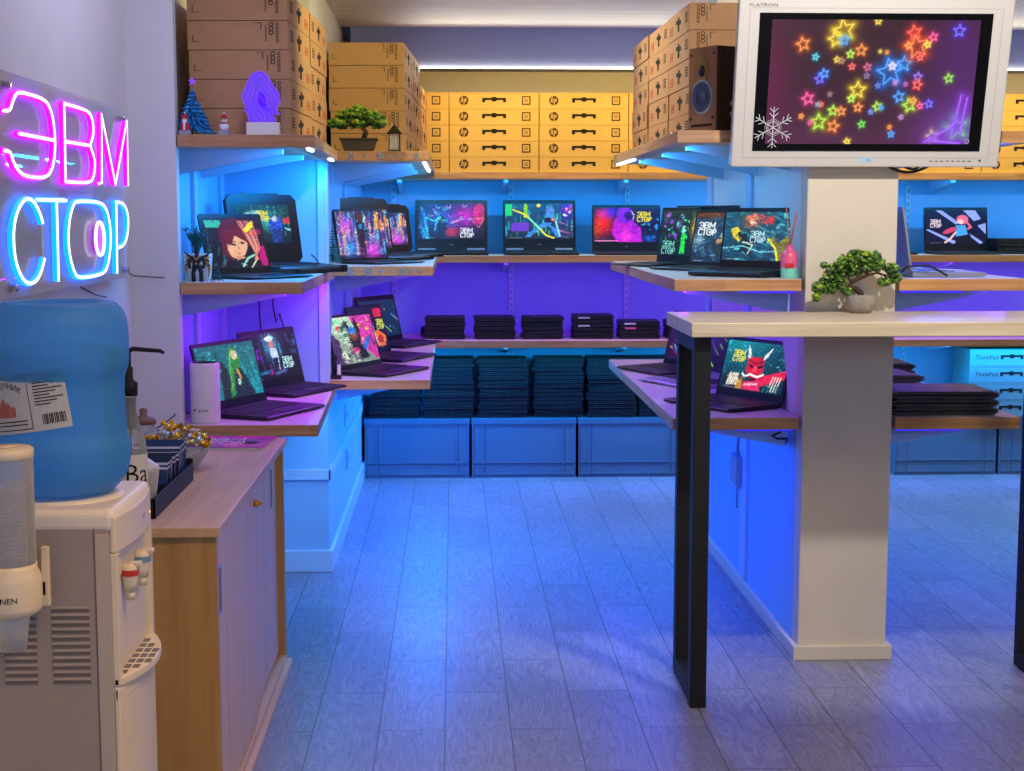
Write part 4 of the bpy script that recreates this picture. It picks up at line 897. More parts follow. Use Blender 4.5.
# ------------------------------------------------------------------ crates along the back wall
def crate(x, label):
    if 'crate' not in CACHE:
        w, d, h = .605, .38, .343; b = MB()
        b.box(-w/2+.012, w/2-.012, .012, d-.012, 0, .02); b.box(-w/2+.008, w/2-.008, .006, .016, .0, h-.01); b.box(-w/2+.008, w/2-.008, d-.016, d-.006, 0, h-.01)
        b.box(-w/2+.008, -w/2+.018, .006, d-.006, 0, h-.01); b.box(w/2-.018, w/2-.008, .006, d-.006, 0, h-.01)
        r = MB(); r.box(-w/2, w/2, 0, d, h-.03, h)
        rib = MB()
        for z0 in (.085, .018): rib.box(-w/2+.004, w/2-.004, .001, .006, z0, z0+.009)
        for xx in (-w/2+.004, -w/2+.068, w/2-.078, w/2-.012): rib.box(xx, xx+.008, .001, .006, .0, h-.03)
        grv = MB()
        for z0 in (.078, .011): grv.box(-w/2+.006, w/2-.006, .0035, .0062, z0, z0+.006)
        for xx in (-w/2+.013, -w/2+.077, w/2-.069): grv.box(xx, xx+.005, .0035, .0062, .0, h-.03)
        CACHE['crate'] = [(n, m.mesh(n, [k])) for n, m, k in (('body', b, 'crate'), ('lid', r, 'crate'), ('rib', rib, 'crate'), ('groove', grv, 'crated'))]
    t = thing('storage_crate', label, 'crate', (x, 8.53, 0), 0, 'grey plastic crates along the back wall')
    bo = None
    for n, m in CACHE['crate']:
        o = link(n, m, t if n in ('body', 'lid') else bo)
        if n == 'body': bo = o
for k, q in enumerate(['leftmost, beside the left partition', 'second from left, under dark laptops', 'third from left, ending behind black leg', 'fourth from left, mostly behind the black leg', None, 'right of the column, first one', 'right of the column, second one', 'at the far right end']):
    if q: crate(-.212+.614*k, 'low grey plastic crate with ribs, '+q)
# ------------------------------------------------------------------ bar table
t = thing('bar_table', 'tall pale wooden bar table on black steel frame legs, in front of the column', 'table', (1.31, 4.65, 0))
mb = MB(); mb.box(-.607, .607, -.25, .272, 1.143, 1.186); mb.build('tabletop', ['tabletop'], t, bev=.003)
for s in (-1, 1):
    m = MB(); x0 = (.719 if s < 0 else 1.872)-1.31; x1 = x0+.05
    m.box(x0, x1, -.215, -.165, 0, 1.143); m.box(x0+.008, x1+.008, .15, .2, 0, 1.143); m.box(x0+.004, x1+.004, -.165, .15, 0, .05); m.box(x0+.004, x1+.004, -.165, .15, 1.093, 1.143)
    m.build('leg', ['steel'], t, bev=.002)

# ------------------------------------------------------------------ bonsai
def foliage(mb, pads, r0, r1, n, rg, mats=3, lights=.3):
    for (cx, cy, cz, rx, ry, rz_) in pads:
        for _ in range(n):
            a, u = rg.uniform(0, 2*PI), rg.uniform(-1, 1); q = rg.uniform(.55, 1)
            s = math.sqrt(1-u*u); p = (cx+rx*q*s*math.cos(a), cy+ry*q*s*math.sin(a), cz+rz_*q*u)
            k = rg.random(); m = 2 if (u > .1 and k < lights) else (1 if k < .62 else 0)
            r = rg.uniform(r0, r1); mb.blob(p, (r, r, r*.75), m, 1)
t = thing('bonsai', 'artificial bonsai leaning left in a round grey stone pot on the bar table', 'plant', (1.326, 4.835, 1.1865))
mb = MB(); mb.lathe([(.026, 0), (.034, .002), (.046, .018), (.05, .036), (.049, .052), (.044, .06), (.038, .06), (.036, .052), (.0, .05)], (0, 0, 0), 0, 32, cap=False); mb.build('pot', ['stone'], t)
tr = MB(); tr.tube([(0, 0, .045), (-.003, 0, .065), (-.018, 0, .078), (-.04, .0, .084), (-.032, 0, .1), (-.008, 0, .112), (.02, 0, .122), (.05, 0, .13)], [.012, .0105, .01, .009, .0075, .006, .004, .003])
for a, b in (((-.04, 0, .084), (-.075, 0, .085)), ((-.032, 0, .1), (-.055, .01, .13)), ((-.055, .01, .13), (-.09, 0, .12)), ((.02, 0, .122), (.02, .01, .15)), ((.05, 0, .13), (.085, 0, .12)), ((-.075, 0, .085), (-.105, 0, .07)), ((.02, 0, .122), (-.01, -.01, .15))): tr.tube([a, b], [.004, .0025])
for k in range(8): tr.tube([(.06+.006*k, .0, .126), (.07+.008*k, rng.uniform(-.02, .02), .105+.004*(k % 3))], .0015, seg=5)
tr.build('trunk', ['bark'], t)
fo = MB(); rg = random.Random(3)
foliage(fo, [(-.085, 0, .14, .032, .03, .028), (-.05, .0, .165, .035, .03, .026), (-.012, 0, .182, .04, .032, .024), (-.03, .015, .14, .04, .02, .025), (.02, .015, .15, .04, .02, .02), (-.08, .015, .115, .03, .02, .025), (.03, 0, .178, .032, .03, .026), (.055, 0, .155, .03, .03, .022)], .0055, .0085, 85, rg, lights=.35)
foliage(fo, [(-.115, 0, .11, .026, .026, .026), (-.142, 0, .082, .022, .02, .018), (-.105, 0, .075, .024, .02, .016), (-.07, 0, .095, .022, .02, .022), (-.147, 0, .052, .01, .012, .014), (-.052, -.01, .07, .016, .014, .012), (.1, 0, .145, .024, .022, .022), (.11, 0, .115, .022, .02, .022), (.075, 0, .1, .02, .016, .012), (-.125, 0, .155, .008, .008, .008)], .005, .008, 48, rg, lights=.35)
fo.build('foliage', ['leaf', 'leafd', 'leafy'], t)
t = thing('bonsai', 'small flat topped bonsai in a dark rectangular pot on the far left top shelf', 'plant', (-.395, 6.42, 1.7665))
mb = MB(); mb.prism([(-.058, 0), (.058, 0), (.075, .05), (-.075, .05)], -.05, .05, 'y'); mb.box(-.08, .08, -.055, .055, .05, .058); mb.build('pot', ['darkpot'], t, bev=.002)
tr = MB(); tr.tube([(.02, 0, .055), (.03, 0, .085), (.01, 0, .11), (-.03, 0, .135)], [.012, .01, .008, .005]); tr.tube([(.02, 0, .1), (.06, 0, .13)], .004); tr.build('trunk', ['bark'], t)
fo = MB(); foliage(fo, [(-.085, 0, .12, .05, .04, .02), (-.04, 0, .15, .055, .045, .03), (.0, 0, .17, .04, .04, .03), (.05, 0, .145, .055, .045, .028), (.085, 0, .12, .035, .04, .02), (-.02, 0, .12, .07, .045, .02)], .007, .012, 85, random.Random(8), lights=.6); fo.build('foliage', ['leaf', 'leafd', 'leafy'], t)

# ------------------------------------------------------------------ television on the column
tvz = R(12)
t = thing('television', 'grey framed wall television with neon stars, tilted forward on the column', 'television', (1.333, 4.86, 1.657)); t.rotation_euler = (tvz, 0, 0)
W2, H2 = .437, .538
mb = MB()
mb.prism([(-W2, 0), (W2, 0), (W2, H2), (-W2, H2)], 0, .035, 'y'); mb.prism([(-W2+.05, .05), (W2-.05, .05), (W2-.05, H2-.05), (-W2+.05, H2-.05)], .035, .07, 'y')
fr = mb.build('frame', ['tv'], t, bev=.005)
m = MB()
for a, b, c, d in ((-W2+.035, W2-.035, .03, .0312), (-W2+.035, W2-.035, H2-.0382, H2-.037), (-W2+.035, -W2+.0362, .03, H2-.037), (W2-.0362, W2-.035, .03, H2-.037)): m.box(a, b, -.0006, 0, c, d)
m.build('frame_groove', ['silverp'], fr)
m = MB(); m.box(-.37, .37, -.003, 0, .053, .053+.433); m.build('glass_border', ['tvb'], fr)
o = link('screen', screen_mesh(art_tv(), .662, .39), t, (0, -.0038, .076)); o.data.materials.append(M['tvs'])
m = MB(); text_on(m, 'FLATRON', .018, (-.36, -.0008, H2-.029), (1.15, 0, 0), (0, 0, .75)); m.build('lettering', ['ink'], fr)
m = MB(); m.lathe([(.0, 0), (.0075, 0)], (-.014, -.001, .024), 0, 20, 'y', False, False); m.box(-.003, .026, -.0012, 0, .0175, .0305); m.build('badge', ['ledwdim'], fr)
m = MB(); text_on(m, 'LG', .014, (.011, -.0016, .0238), (1, 0, 0), (0, 0, 1)); m.build('badge_lettering', ['dark'], fr)
for k in range(8):
    m = MB(); m.box(.21+.018*k, .22+.018*k, -.001, 0, .019, .0215); m.build('button', ['dark'], fr)
m = MB(); m.lathe([(.0035, -.002), (.0035, 0)], (.375, 0, .022), 0, 12, 'y', False); m.build('power_button', ['dark'], fr)
m = MB(); flake(m, (-.308, -.005, .128), (1, 0, 0), (0, 0, 1), .066, 0, .04)
for k in range(6):
    a = k*PI/3+PI/2
    for q in (.28, .45): m.tube([(-.308+.066*q*math.cos(a), -.0045, .128+.066*q*math.sin(a)), (-.308+.066*q*math.cos(a+PI/3), -.0045, .128+.066*q*math.sin(a+PI/3))], .0007, seg=5)
m.build('snowflake_sticker', ['sticker'], t)
m = MB(); m.lathe([(.006, 0), (.0075, 0)], (.325, -.0045, .085), 0, 16, 'y', False, False); m.build('round_sticker', ['sticker'], t)
m = MB(); m.box(-.08, .08, .07, .085, .2, .4); m.build('mount', ['steel'], t)
m = MB(); m.tube([(.09+.13*u, .04-.0*u, -.004-.02*math.sin(u*PI)) for u in [k/12 for k in range(13)]], .005); 
m.tube([(.14+.06*u, .045, -.002-.012*math.sin(u*PI)) for u in [k/8 for k in range(9)]], .004); m.build('cable', ['rubber'], t)

# ------------------------------------------------------------------ loudspeakers
def speaker(x, y, rz, label, snow):
    t = thing('loudspeaker', label, 'speaker', (x, y, 1.7785), R(rz))
    w, h, d = .148, .278, .24
    m = MB(); m.box(-w/2, w/2, .004, d, 0, h); cab = m.build('cabinet', ['spk'], t, bev=.003)
    m = MB(); m.box(-w/2, w/2, 0, .004, 0, h); bf = m.build('baffle', ['baffle'], t)
    m = MB(); m.lathe([(.055, -.004), (.058, -.002), (.058, 0)], (0, 0, .115), 0, 40, 'y', cap=False); m.lathe([(.05, -.004), (.055, -.004)], (0, 0, .115), 0, 40, 'y', cap=False); m.build('woofer_ring', ['silverp'], bf)
    m = MB(); m.lathe([(.0, -.008), (.018, -.006), (.02, .0), (.042, -.003), (.046, -.006), (.05, -.004)], (0, 0, .115), 0, 40, 'y', cap=False); m.build('woofer', ['cone'], bf)
    m = MB(); m.lathe([(.0, -.003), (.036, -.003), (.036, 0)], (0, 0, .205), 0, 6, 'y', False, cap=False); m.build('tweeter_plate', ['goldp'], bf)
    m = MB(); m.lathe([(.0, -.012), (.01, -.009), (.019, -.0035)], (0, 0, .2), 0, 24, 'y', cap=False); m.build('tweeter', ['tvb'], bf)
    m = MB(); m.box(-.058, .058, -.0008, 0, .018, .026); m.build('port', ['inkd'], bf)
    m = MB()
    for a in (-1, 1):
        for z in (.025, .255): m.lathe([(.005, -.001), (.005, 0)], (a*.06, 0, z+(.02 if z < .1 else 0)), 0, 10, 'y', False)
    m.build('screw', ['tvb'], bf)
    if snow:
        m = MB(); flake(m, (w/2+.001, .095, .075), (0, 1, 0), (0, 0, 1), .042, 0, .13)
        for k in range(12): m.poly([(w/2+.001, .095+.052*math.cos(k*PI/6)+a, .075+.052*math.sin(k*PI/6)+b) for a, b in ((-.002, 0), (0, -.002), (.002, 0), (0, .002))])
        m.build('snowflake_sticker', ['sticker'], t)
M['goldp'] = mat('tweeter plate', rgb(150, 128, 76), .4, .5)
M['ledwdim'] = glow('pale badge', (.5, .75, 1, 1), .8)
speaker(.83, 5.04, -62, 'walnut bookshelf loudspeaker with snowflake sticker, left of the television', True)
speaker(1.70, 5.1, 50, 'dark loudspeaker on the shelf right of the television, mostly hidden', False)

# ------------------------------------------------------------------ reed diffuser
t = thing('reed_diffuser', 'pink and mint glass reed diffuser at the right end of the middle shelf', 'diffuser', (1.122, 4.985, 1.2935))
m = MB(); m.lathe([(.027, 0), (.0285, .003), (.0285, .035)], (0, 0, 0), 1, 24, cap=False); m.lathe([(.0285, .035), (.0285, .075), (.024, .088), (.012, .096), (.011, .108), (.0125, .11), (0, .11)], (0, 0, 0), 0, 24, cap=False); m.build('bottle', ['pinkl', 'mint'], t)
m = MB(); m.box(-.02, .008, -.0292, -.0275, .034, .05); m.build('paper_label', ['redlabel'], t)
M['redlabel'] = M['sred']
for dx, l in ((-.014, 0), (.022, 1), (.027, 2)):
    m = MB(); m.tube([(0, 0, .1), (dx, .004*l, .235-.01*l)], .0018, seg=6); m.build('reed', ['stick'], t)

# ------------------------------------------------------------------ small things on the left shelves
def cone_tree(x, y, z, h, r, mat_k, label, base, tiers=9, tips=None, name='miniature_tree', rb=.008, dens=1):
    t = thing(name, label, 'ornament', (x, y, z)); rg = random.Random(int(h*1000))
    base(t)
    m = MB(); m.tube([(0, 0, .005), (0, 0, h*.97)], [.003, .001], seg=6)
    for k in range(tiers):
        zz = h*(.14+.8*k/tiers); rr = r*(1-k/tiers)*1.0+.004
        for j in range(max(8, int(26*dens*(1-k/tiers)))):
            a = rg.uniform(0, 2*PI); l = rr*rg.uniform(.8, 1.08)
            m.tube([(0, 0, zz+.1*rr), (l*.5*math.cos(a), l*.5*math.sin(a), zz), (l*math.cos(a), l*math.sin(a), zz-l*.25)], [.0012, rb*.55, .0006], 0, 5)
    m.build('branches', [mat_k], t)
    return t
def b_snow(t): m = MB(); m.lathe([(.02, 0), (.02, .004), (.008, .012), (0, .012)], cap=False); m.build('base', ['snow'], t)
def b_gold(t): m = MB(); m.prism([(.02*math.cos(k*PI/3), .02*math.sin(k*PI/3)) for k in range(6)], 0, .032); m.lathe([(.006, .032), (.003, .05)]); m.build('base', ['gold'], t)
ct = cone_tree(-.862, 5.09, 1.7655, .165, .07, 'tinsel', 'blue tinsel christmas tree with violet star on the near left top shelf', b_gold, 11, rb=.012, dens=2.6)
m = MB(); m.prism([((.015 if k % 2 == 0 else .006)*math.sin(k*PI/5), .178+(.015 if k % 2 == 0 else .006)*math.cos(k*PI/5)) for k in range(10)], -.003, .003, 'y'); m.build('star', ['lampline'], ct)
cone_tree(-.508, 6.36, 1.2925, .165, .04, 'pine', 'dark green bottle brush tree at the front corner of far left middle shelf', b_snow, 12, rb=.005)
cone_tree(-.788, 5.04, 1.2825, .066, .02, 'pine', 'tiny snow dusted tree in front of the portrait laptop', b_snow, 6, rb=.006)
def figurine(x, y, label, snowman):
    t = thing('figurine', label, 'ornament', (x, y, 1.7655))
    m = MB(); m.box(-.019, .019, -.013, .013, 0, .014); m.build('base', ['silverp'], t, bev=.002)
    m = MB()
    if snowman: m.blob((0, 0, .027), (.0155, .014, .016), 0, 2); m.blob((0, 0, .047), (.011, .0105, .011), 0, 2); m.blob((-.003, -.0105, .049), .0015, 1); m.blob((.003, -.0105, .049), .0015, 1)
    else: m.lathe([(.017, .014), (.015, .03), (.009, .042), (0, .044)], cap=False); m.blob((0, -.001, .048), (.009, .009, .0095), 2, 2)
    m.build('body', ['snow', 'inkd', 'skin'] if snowman else ['sred', 'inkd', 'skin'], t)
    m = MB()
    if snowman: m.tube([(.011*math.cos(k*PI/6), .011*math.sin(k*PI/6), .038) for k in range(12)], .0028, 0, 6, True); m.build('scarf', ['sred'], t)
    else: m.blob((0, -.009, .042), (.008, .004, .009), 0, 1); m.box(-.003, .003, -.0175, -.0125, .014, .04); m.build('beard', ['snow'], t)
    m = MB(); m.lathe([(.0115, .052), (.012, .055), (.008, .06), (.003, .068), (0, .07)], cap=False); m.build('hat', ['sred'], t)
    m = MB(); m.blob((0, 0, .07), .0035); m.build('pompom', ['snow'], t)
figurine(-.877, 5.022, 'small santa figurine in front of the blue tinsel tree', False)
figurine(-.752, 5.04, 'small snowman figurine with red scarf and hat, right of the tinsel tree', True)
# violet lamp: generic long haired seated figure engraved in acrylic
t = thing('acrylic_lamp', 'violet glowing acrylic night lamp with a long haired seated figure', 'lamp', (-.625, 5.05, 1.7655))
m = MB(); m.box(-.054, .054, -.022, .022, 0, .041); m.build('base', ['white'], t, bev=.003)
def zc(a, b): return ((a-600)/5.32/296, .041+(652-b)/5.32/296)
OUT = [(580, 390), (545, 402), (530, 430), (515, 460), (505, 490), (492, 515), (500, 545), (512, 570), (505, 590), (520, 606), (528, 652), (600, 652), (600, 590), (628, 572), (616, 520), (590, 486), (572, 500), (570, 545), (590, 577), (599, 590), (599, 652), (668, 652), (660, 628), (650, 605), (690, 612), (668, 585), (690, 540), (682, 500), (660, 470), (640, 440), (625, 410), (605, 394)]
m = MB(); m.prism([zc(*p) for p in OUT], -.002, .002, 'y'); pl = m.build('plate', ['lampfill'], t)
m = MB()
def eng(pts, r=.0013, closed=False): m.tube([(zc(*p)[0], -.0026, zc(*p)[1]) for p in pts], r, 0, 5, closed)
eng(OUT[:11]+OUT[21:], .0017, True); eng([(572, 500), (590, 488), (615, 520), (625, 570), (590, 575), (570, 545)], .0015, True)
for pts in ([(560, 420), (590, 410), (610, 430)], [(600, 440), (640, 480), (672, 540)], [(590, 450), (630, 500), (660, 560)], [(610, 430), (660, 500), (684, 560)], [(550, 440), (530, 490), (520, 540)], [(560, 450), (545, 510), (535, 560)], [(540, 580), (580, 578), (620, 590), (650, 645)], [(535, 600), (560, 640), (600, 648)], [(600, 590), (610, 640)], [(575, 500), (600, 540), (650, 580)], [(545, 600), (580, 610), (600, 640)]): eng(pts)
m.build('engraving', ['lampline'], pl)
# lantern
t = thing('lantern', 'small dark metal lantern beside the rectangular bonsai pot', 'lantern', (-.243, 6.36, 1.7665))
m = MB(); m.box(-.026, .026, -.026, .026, 0, .008)
for a in (-1, 1):
    for b in (-1, 1): m.box(a*.022-.002, a*.022+.002, b*.022-.002, b*.022+.002, .008, .075)
m.build('frame', ['steel'], t)
m = MB(); m.lathe([(.045, .075), (.018, .098), (.004, .112), (.004, .122)], (0, 0, 0), 0, 4, 'z', False); m.build('roof', ['steel'], t, rot=(0, 0, PI/4))
m = MB(); m.box(-.02, .02, -.02, .02, .008, .075); m.build('pane', ['clear'], t)
m = MB(); m.lathe([(.009, .008), (.009, .042), (.002, .05)], seg=12); m.build('candle', ['snow'], t)
# planter and winged ornament
t = thing('potted_plant', 'feathery green plant in a square white pot, left end of middle shelf', 'plant', (-.868, 5.16, 1.2825))
m = MB(); m.prism([(-.038, 0), (.038, 0), (.044, .09), (-.044, .09)], -.04, .04, 'y'); m.build('pot', ['white'], t, bev=.003)
m = MB(); rg = random.Random(5)
for k in range(26):
    a, l = rg.uniform(0, 2*PI), rg.uniform(.05, .085); lean = rg.uniform(.1, .75); ax, ay = math.cos(a)*lean, math.sin(a)*lean
    ax = ax if ax < .4 else ax*.6
    pts = [(ax*l*q, ay*l*q, .085+l*q*1.15) for q in (0, .35, .7, 1)]; m.tube(pts, .0012, 0, 5)
    for j in range(16):
        q = rg.uniform(.3, 1); p = (ax*l*q, ay*l*q, .085+l*q*1.15); b = rg.uniform(0, 2*PI); s = rg.uniform(.01, .017)
        m.tube([p, (p[0]+s*math.cos(b), p[1]+s*math.sin(b), p[2]+s*.6)], [.0016, .0006], 0, 4)
m.build('fronds', ['pine'], t)
t = thing('winged_figurine', 'dark winged armoured figurine with gold accents in front of the white pot', 'ornament', (-.853, 5.05, 1.2825))
m = MB(); m.tube([(-.012, 0, 0), (-.013, 0, .03), (-.006, 0, .055), (0, 0, .075), (0, 0, .09)], [.008, .007, .01, .017, .006]); m.tube([(.013, 0, 0), (.013, 0, .03), (.006, 0, .055)], [.008, .007, .01]); m.blob((0, 0, .099), (.009, .009, .011), 0, 2); m.tube([(-.018, 0, .082), (-.026, -.004, .06), (-.022, -.012, .045)], [.007, .006, .005]); m.tube([(.018, 0, .082), (.026, -.004, .06), (.022, -.012, .045)], [.007, .006, .005])
m.lathe([(.003, .105), (.0, .122)], (-.006, 0, 0), 0, 6, cap=False); m.lathe([(.003, .105), (.0, .122)], (.006, 0, 0), 0, 6, cap=False); m.build('body', ['black'], t)
for s in (-1, 1):
    m = MB()
    for k in range(6): m.tube([(s*.01, .01, .08), (s*(.03+.002*k), .012, .085-.008*k), (s*(.044-.002*k), .012, .1-.018*k)], [.003, .005, .001], 1 if k % 2 else 0, 5)
    m.build('wing', ['black', 'gold'], t)
m = MB(); m.tube([(-.01, -.013, .085), (0, -.018, .072), (.01, -.013, .085)], .0022, 0, 6); m.blob((0, -.017, .06), .004); m.build('chest_plate', ['gold'], t)
# router
t = thing('wifi_router', 'tall white cylindrical wifi router on the near left low shelf', 'router', (-.84, 5.075, .8055))
m = MB(); m.lathe([(.046, 0), (.0485, .004), (.0495, .02), (.0495, .195), (.047, .202), (.042, .204)], seg=48, cap=False); m.build('body', ['white'], t)
m = MB(); m.lathe([(.0, .2), (.042, .2), (.043, .2045)], seg=32, cap=False); m.build('top_grille', ['dark'], t)
m = MB(); v, fc = text_geo('tp-link', .015)
m.add([(.0499*math.sin(a/.0499), -.0499*math.cos(a/.0499), .045+b) for a, b, _ in v], fc); m.lathe([(.0, 0), (.004, 0)], (-.029, -.0416, .046), 0, 12, 'y', False, False); m.build('lettering', ['dark'], t)
cb = lambda pts, r, label, name='power_cable': tag(MB().tube(pts, r, 0, 6).build(name, ['rubber']), label, 'cable')
cb([(-.9, 5.1, .83), (-.925, 5.06, .86), (-.93, 4.985, .84), (-.96, 4.97, .815), (-1.0, 4.9, .795), (-1.04, 4.8, .79)], .0022, 'thin black router cable trailing behind the sideboard')
cb([(-.57, 6.085, 1.345), (-.56, 6.1, 1.335), (-.545, 6.12, 1.31), (-.52, 6.16, 1.288)], .003, 'black power cable behind the rugged laptop')
cb([(-.8, 6.24, 1.235), (-.802, 6.235, 1.1), (-.797, 6.24, 1.02)], .003, 'black cable hanging down the partition under the middle shelf, left one')
cb([(-.75, 6.24, 1.235), (-.745, 6.235, 1.13), (-.735, 6.24, 1.06), (-.72, 6.235, 1.1), (-.7, 6.24, 1.03)], .003, 'tangled black cable on the partition under the middle shelf, right one')
cb([(1.5, 5.03, 1.297), (1.53, 5.02, 1.33), (1.6, 5.0, 1.335), (1.66, 4.99, 1.3)], .004, 'black cable looping over the silver laptop right of the column', 'looped_cable')
cb([(1.3-.2, 4.97, .775), (1.08, 5.0, .76), (1.1, 5.03, .745), (1.145, 5.06, .74), (1.15, 5.1, .72)], .004, 'black cable under the low shelf left of the column')
cb([(-1.055, 4.3, 1.3), (-1.05, 4.45, 1.27), (-1.052, 4.6, 1.255)], .002, 'thin sign cable on the left wall, nearer one')
cb([(-1.03, 4.72, 1.36), (-1.05, 4.85, 1.33), (-1.05, 4.98, 1.305), (-.99, 4.99, 1.3), (-.95, 4.99, 1.298)], .002, 'thin sign cable running to the shelf corner')
# small black adapter standing by the partition
t = thing('usb_adapter', 'small black and white adapter standing on the front corner of the low shelf', 'adapter', (-.497, 6.33, .8155))
m = MB(); m.box(-.022, .022, -.018, .018, 0, .018); m.tube([(-.004, 0, .018), (-.006, 0, .07), (-.003, 0, .085)], .005); m.box(-.014, .006, -.008, .008, .078, .1); m.build('body', ['black'], t)
m = MB(); m.box(.006, .02, -.008, .008, .018, .06); m.build('plug', ['white'], t)
# sockets on the partition and power brick on the wing wall
for y, z, q in ((7.27, .537, 'upper'), (7.37, .309, 'lower')):
    t = thing('wall_socket', q+' white double wall socket on the left partition side', 'socket', (-.5295, y, z))
    m = MB(); m.box(0, .012, -.06, .06, -.05, .05); m.build('plate', ['trim'], t, bev=.003)
    for s in (-1, 1):
        m = MB(); m.lathe([(.02, .013), (.02, .012)], (0, s*.03, 0), 0, 20, 'x', False); m.build('outlet', ['silverp'], t)
t = thing('power_supply', 'white power supply box hanging on the wing wall under the low shelf', 'power supply', (1.164, 5.96, .48))
m = MB(); m.box(-.035, 0, -.07, .07, -.06, .06); m.build('body', ['silverp'], t, bev=.004)
m = MB(); m.tube([(-.018, 0, .06), (-.014, .01, .15), (-.006, .0, .26)], .006); m.tube([(-.018, 0, -.06), (-.016, .005, -.16)], .004); m.build('cable', ['silverp'], t)

# ------------------------------------------------------------------ neon sign
t = thing('neon_sign', 'neon wall sign on clear acrylic reading ЭВМ in magenta and СТОР in blue', 'sign', (-1.02, 4.05, 1.56))
G = [('p', [(3.435, 1.733), (3.483, 1.737), (3.504, 1.76), (3.535, 1.779), (3.569, 1.785), (3.659, 1.786), (3.754, 1.785), (3.81, 1.776), (3.848, 1.744), (3.862, 1.69), (3.848, 1.643), (3.817, 1.611), (3.757, 1.592), (3.582, 1.592), (3.521, 1.606), (3.487, 1.626), (3.471, 1.645), (3.43, 1.645)]), ('p', [(3.55, 1.689), (3.86, 1.689)]),
     ('p', [(4.223, 1.693), (3.956, 1.691), (3.956, 1.691), (3.956, 1.691), (3.96, 1.788), (3.96, 1.788), (3.96, 1.788), (4.2, 1.788), (4.252, 1.777), (4.275, 1.745), (4.262, 1.716), (4.223, 1.693), (4.265, 1.67), (4.279, 1.64), (4.256, 1.606), (4.209, 1.59), (3.948, 1.588), (3.948, 1.588), (3.948, 1.588), (3.956, 1.691)]), ('p', [(4.32, 1.591), (4.352, 1.593), (4.373, 1.788), (4.526, 1.593), (4.706, 1.789), (4.701, 1.592)]),
     ('b', [(3.722, 1.483), (3.692, 1.513), (3.647, 1.536), (3.602, 1.542), (3.549, 1.532), (3.498, 1.503), (3.472, 1.468), (3.47, 1.425), (3.487, 1.388), (3.53, 1.355), (3.589, 1.339), (3.65, 1.345), (3.694, 1.366), (3.725, 1.396)]), ('b', [(3.681, 1.539), (3.952, 1.54)]), ('b', [(3.855, 1.538), (3.848, 1.335)]),
     ('b', [(4.057, 1.54), (4.321, 1.54), (4.392, 1.526), (4.434, 1.491), (4.448, 1.441), (4.425, 1.383), (4.376, 1.342), (4.294, 1.334), (4.063, 1.334), (4.012, 1.35), (3.967, 1.396), (3.956, 1.445), (3.977, 1.492), (4.02, 1.528)]), ('b', [(4.515, 1.33), (4.53, 1.541), (4.53, 1.541), (4.53, 1.541), (4.613, 1.541), (4.676, 1.52), (4.693, 1.481), (4.67, 1.438), (4.617, 1.41), (4.526, 1.405)])]
def smooth(pts, n=2, closed=False):
    for _ in range(n):
        q = [] if closed else [pts[0]]
        for i in range(len(pts) if closed else len(pts)-1):
            a, b = pts[i], pts[(i+1) % len(pts)]
            q += [tuple(a[k]*.75+b[k]*.25 for k in range(len(a))), tuple(a[k]*.25+b[k]*.75 for k in range(len(a)))]
        if not closed: q.append(pts[-1])
        pts = q
    return pts
m = MB(); m.box(-.003, .003, -.72, .68, -.25, .268); pan = m.build('panel', ['acryl'], t)
for y, z in ((-.56, .235), (-.56, -.225), (.63, .235), (.63, -.225)):
    m = MB(); m.lathe([(.009, -.038), (.009, .018), (.007, .022)], (0, y, z), 0, 16, 'x', False); m.build('standoff', ['chrome'], t)
LTR = {0: 'letter', 2: 'letter', 3: 'letter', 4: 'letter', 5: 'letter', 7: 'letter', 8: 'letter'}
cur = None
for i, (c, pts) in enumerate(G):
    P = [(.018, y-4.05, z-1.56) for y, z in (smooth(pts, 2, i == 7) if i not in (1, 3, 5, 6) else pts)]
    m = MB(); m.tube([(p[0]-.004, p[1], p[2]) for p in P], .0075, 0, 8, i == 7); a = m.build('letter' if i in LTR else 'stroke', ['neonp' if c == 'p' else 'neonb'], t if i in LTR else cur)
    if i in LTR: cur = a
    m = MB(); m.tube([(p[0]+.0015, p[1], p[2]) for p in P], .0042, 0, 8, i == 7); m.build('tube_core', ['neonpc' if c == 'p' else 'neonbc'], a)
m = MB(); e_ = [(.018, .273+.052*math.cos(k*PI/16), -.124+.047*math.sin(k*PI/16)) for k in range(32)]
m.tube(e_, .0045, 0, 8, True); d_ = m.build('dot', ['neonpc'], t)
m = MB(); m.poly([(.012, p[1], p[2]) for p in e_]); m.poly([(.0118, p[1], p[2]) for p in e_][::-1]); m.build('dot_fill', ['dotfill'], d_)
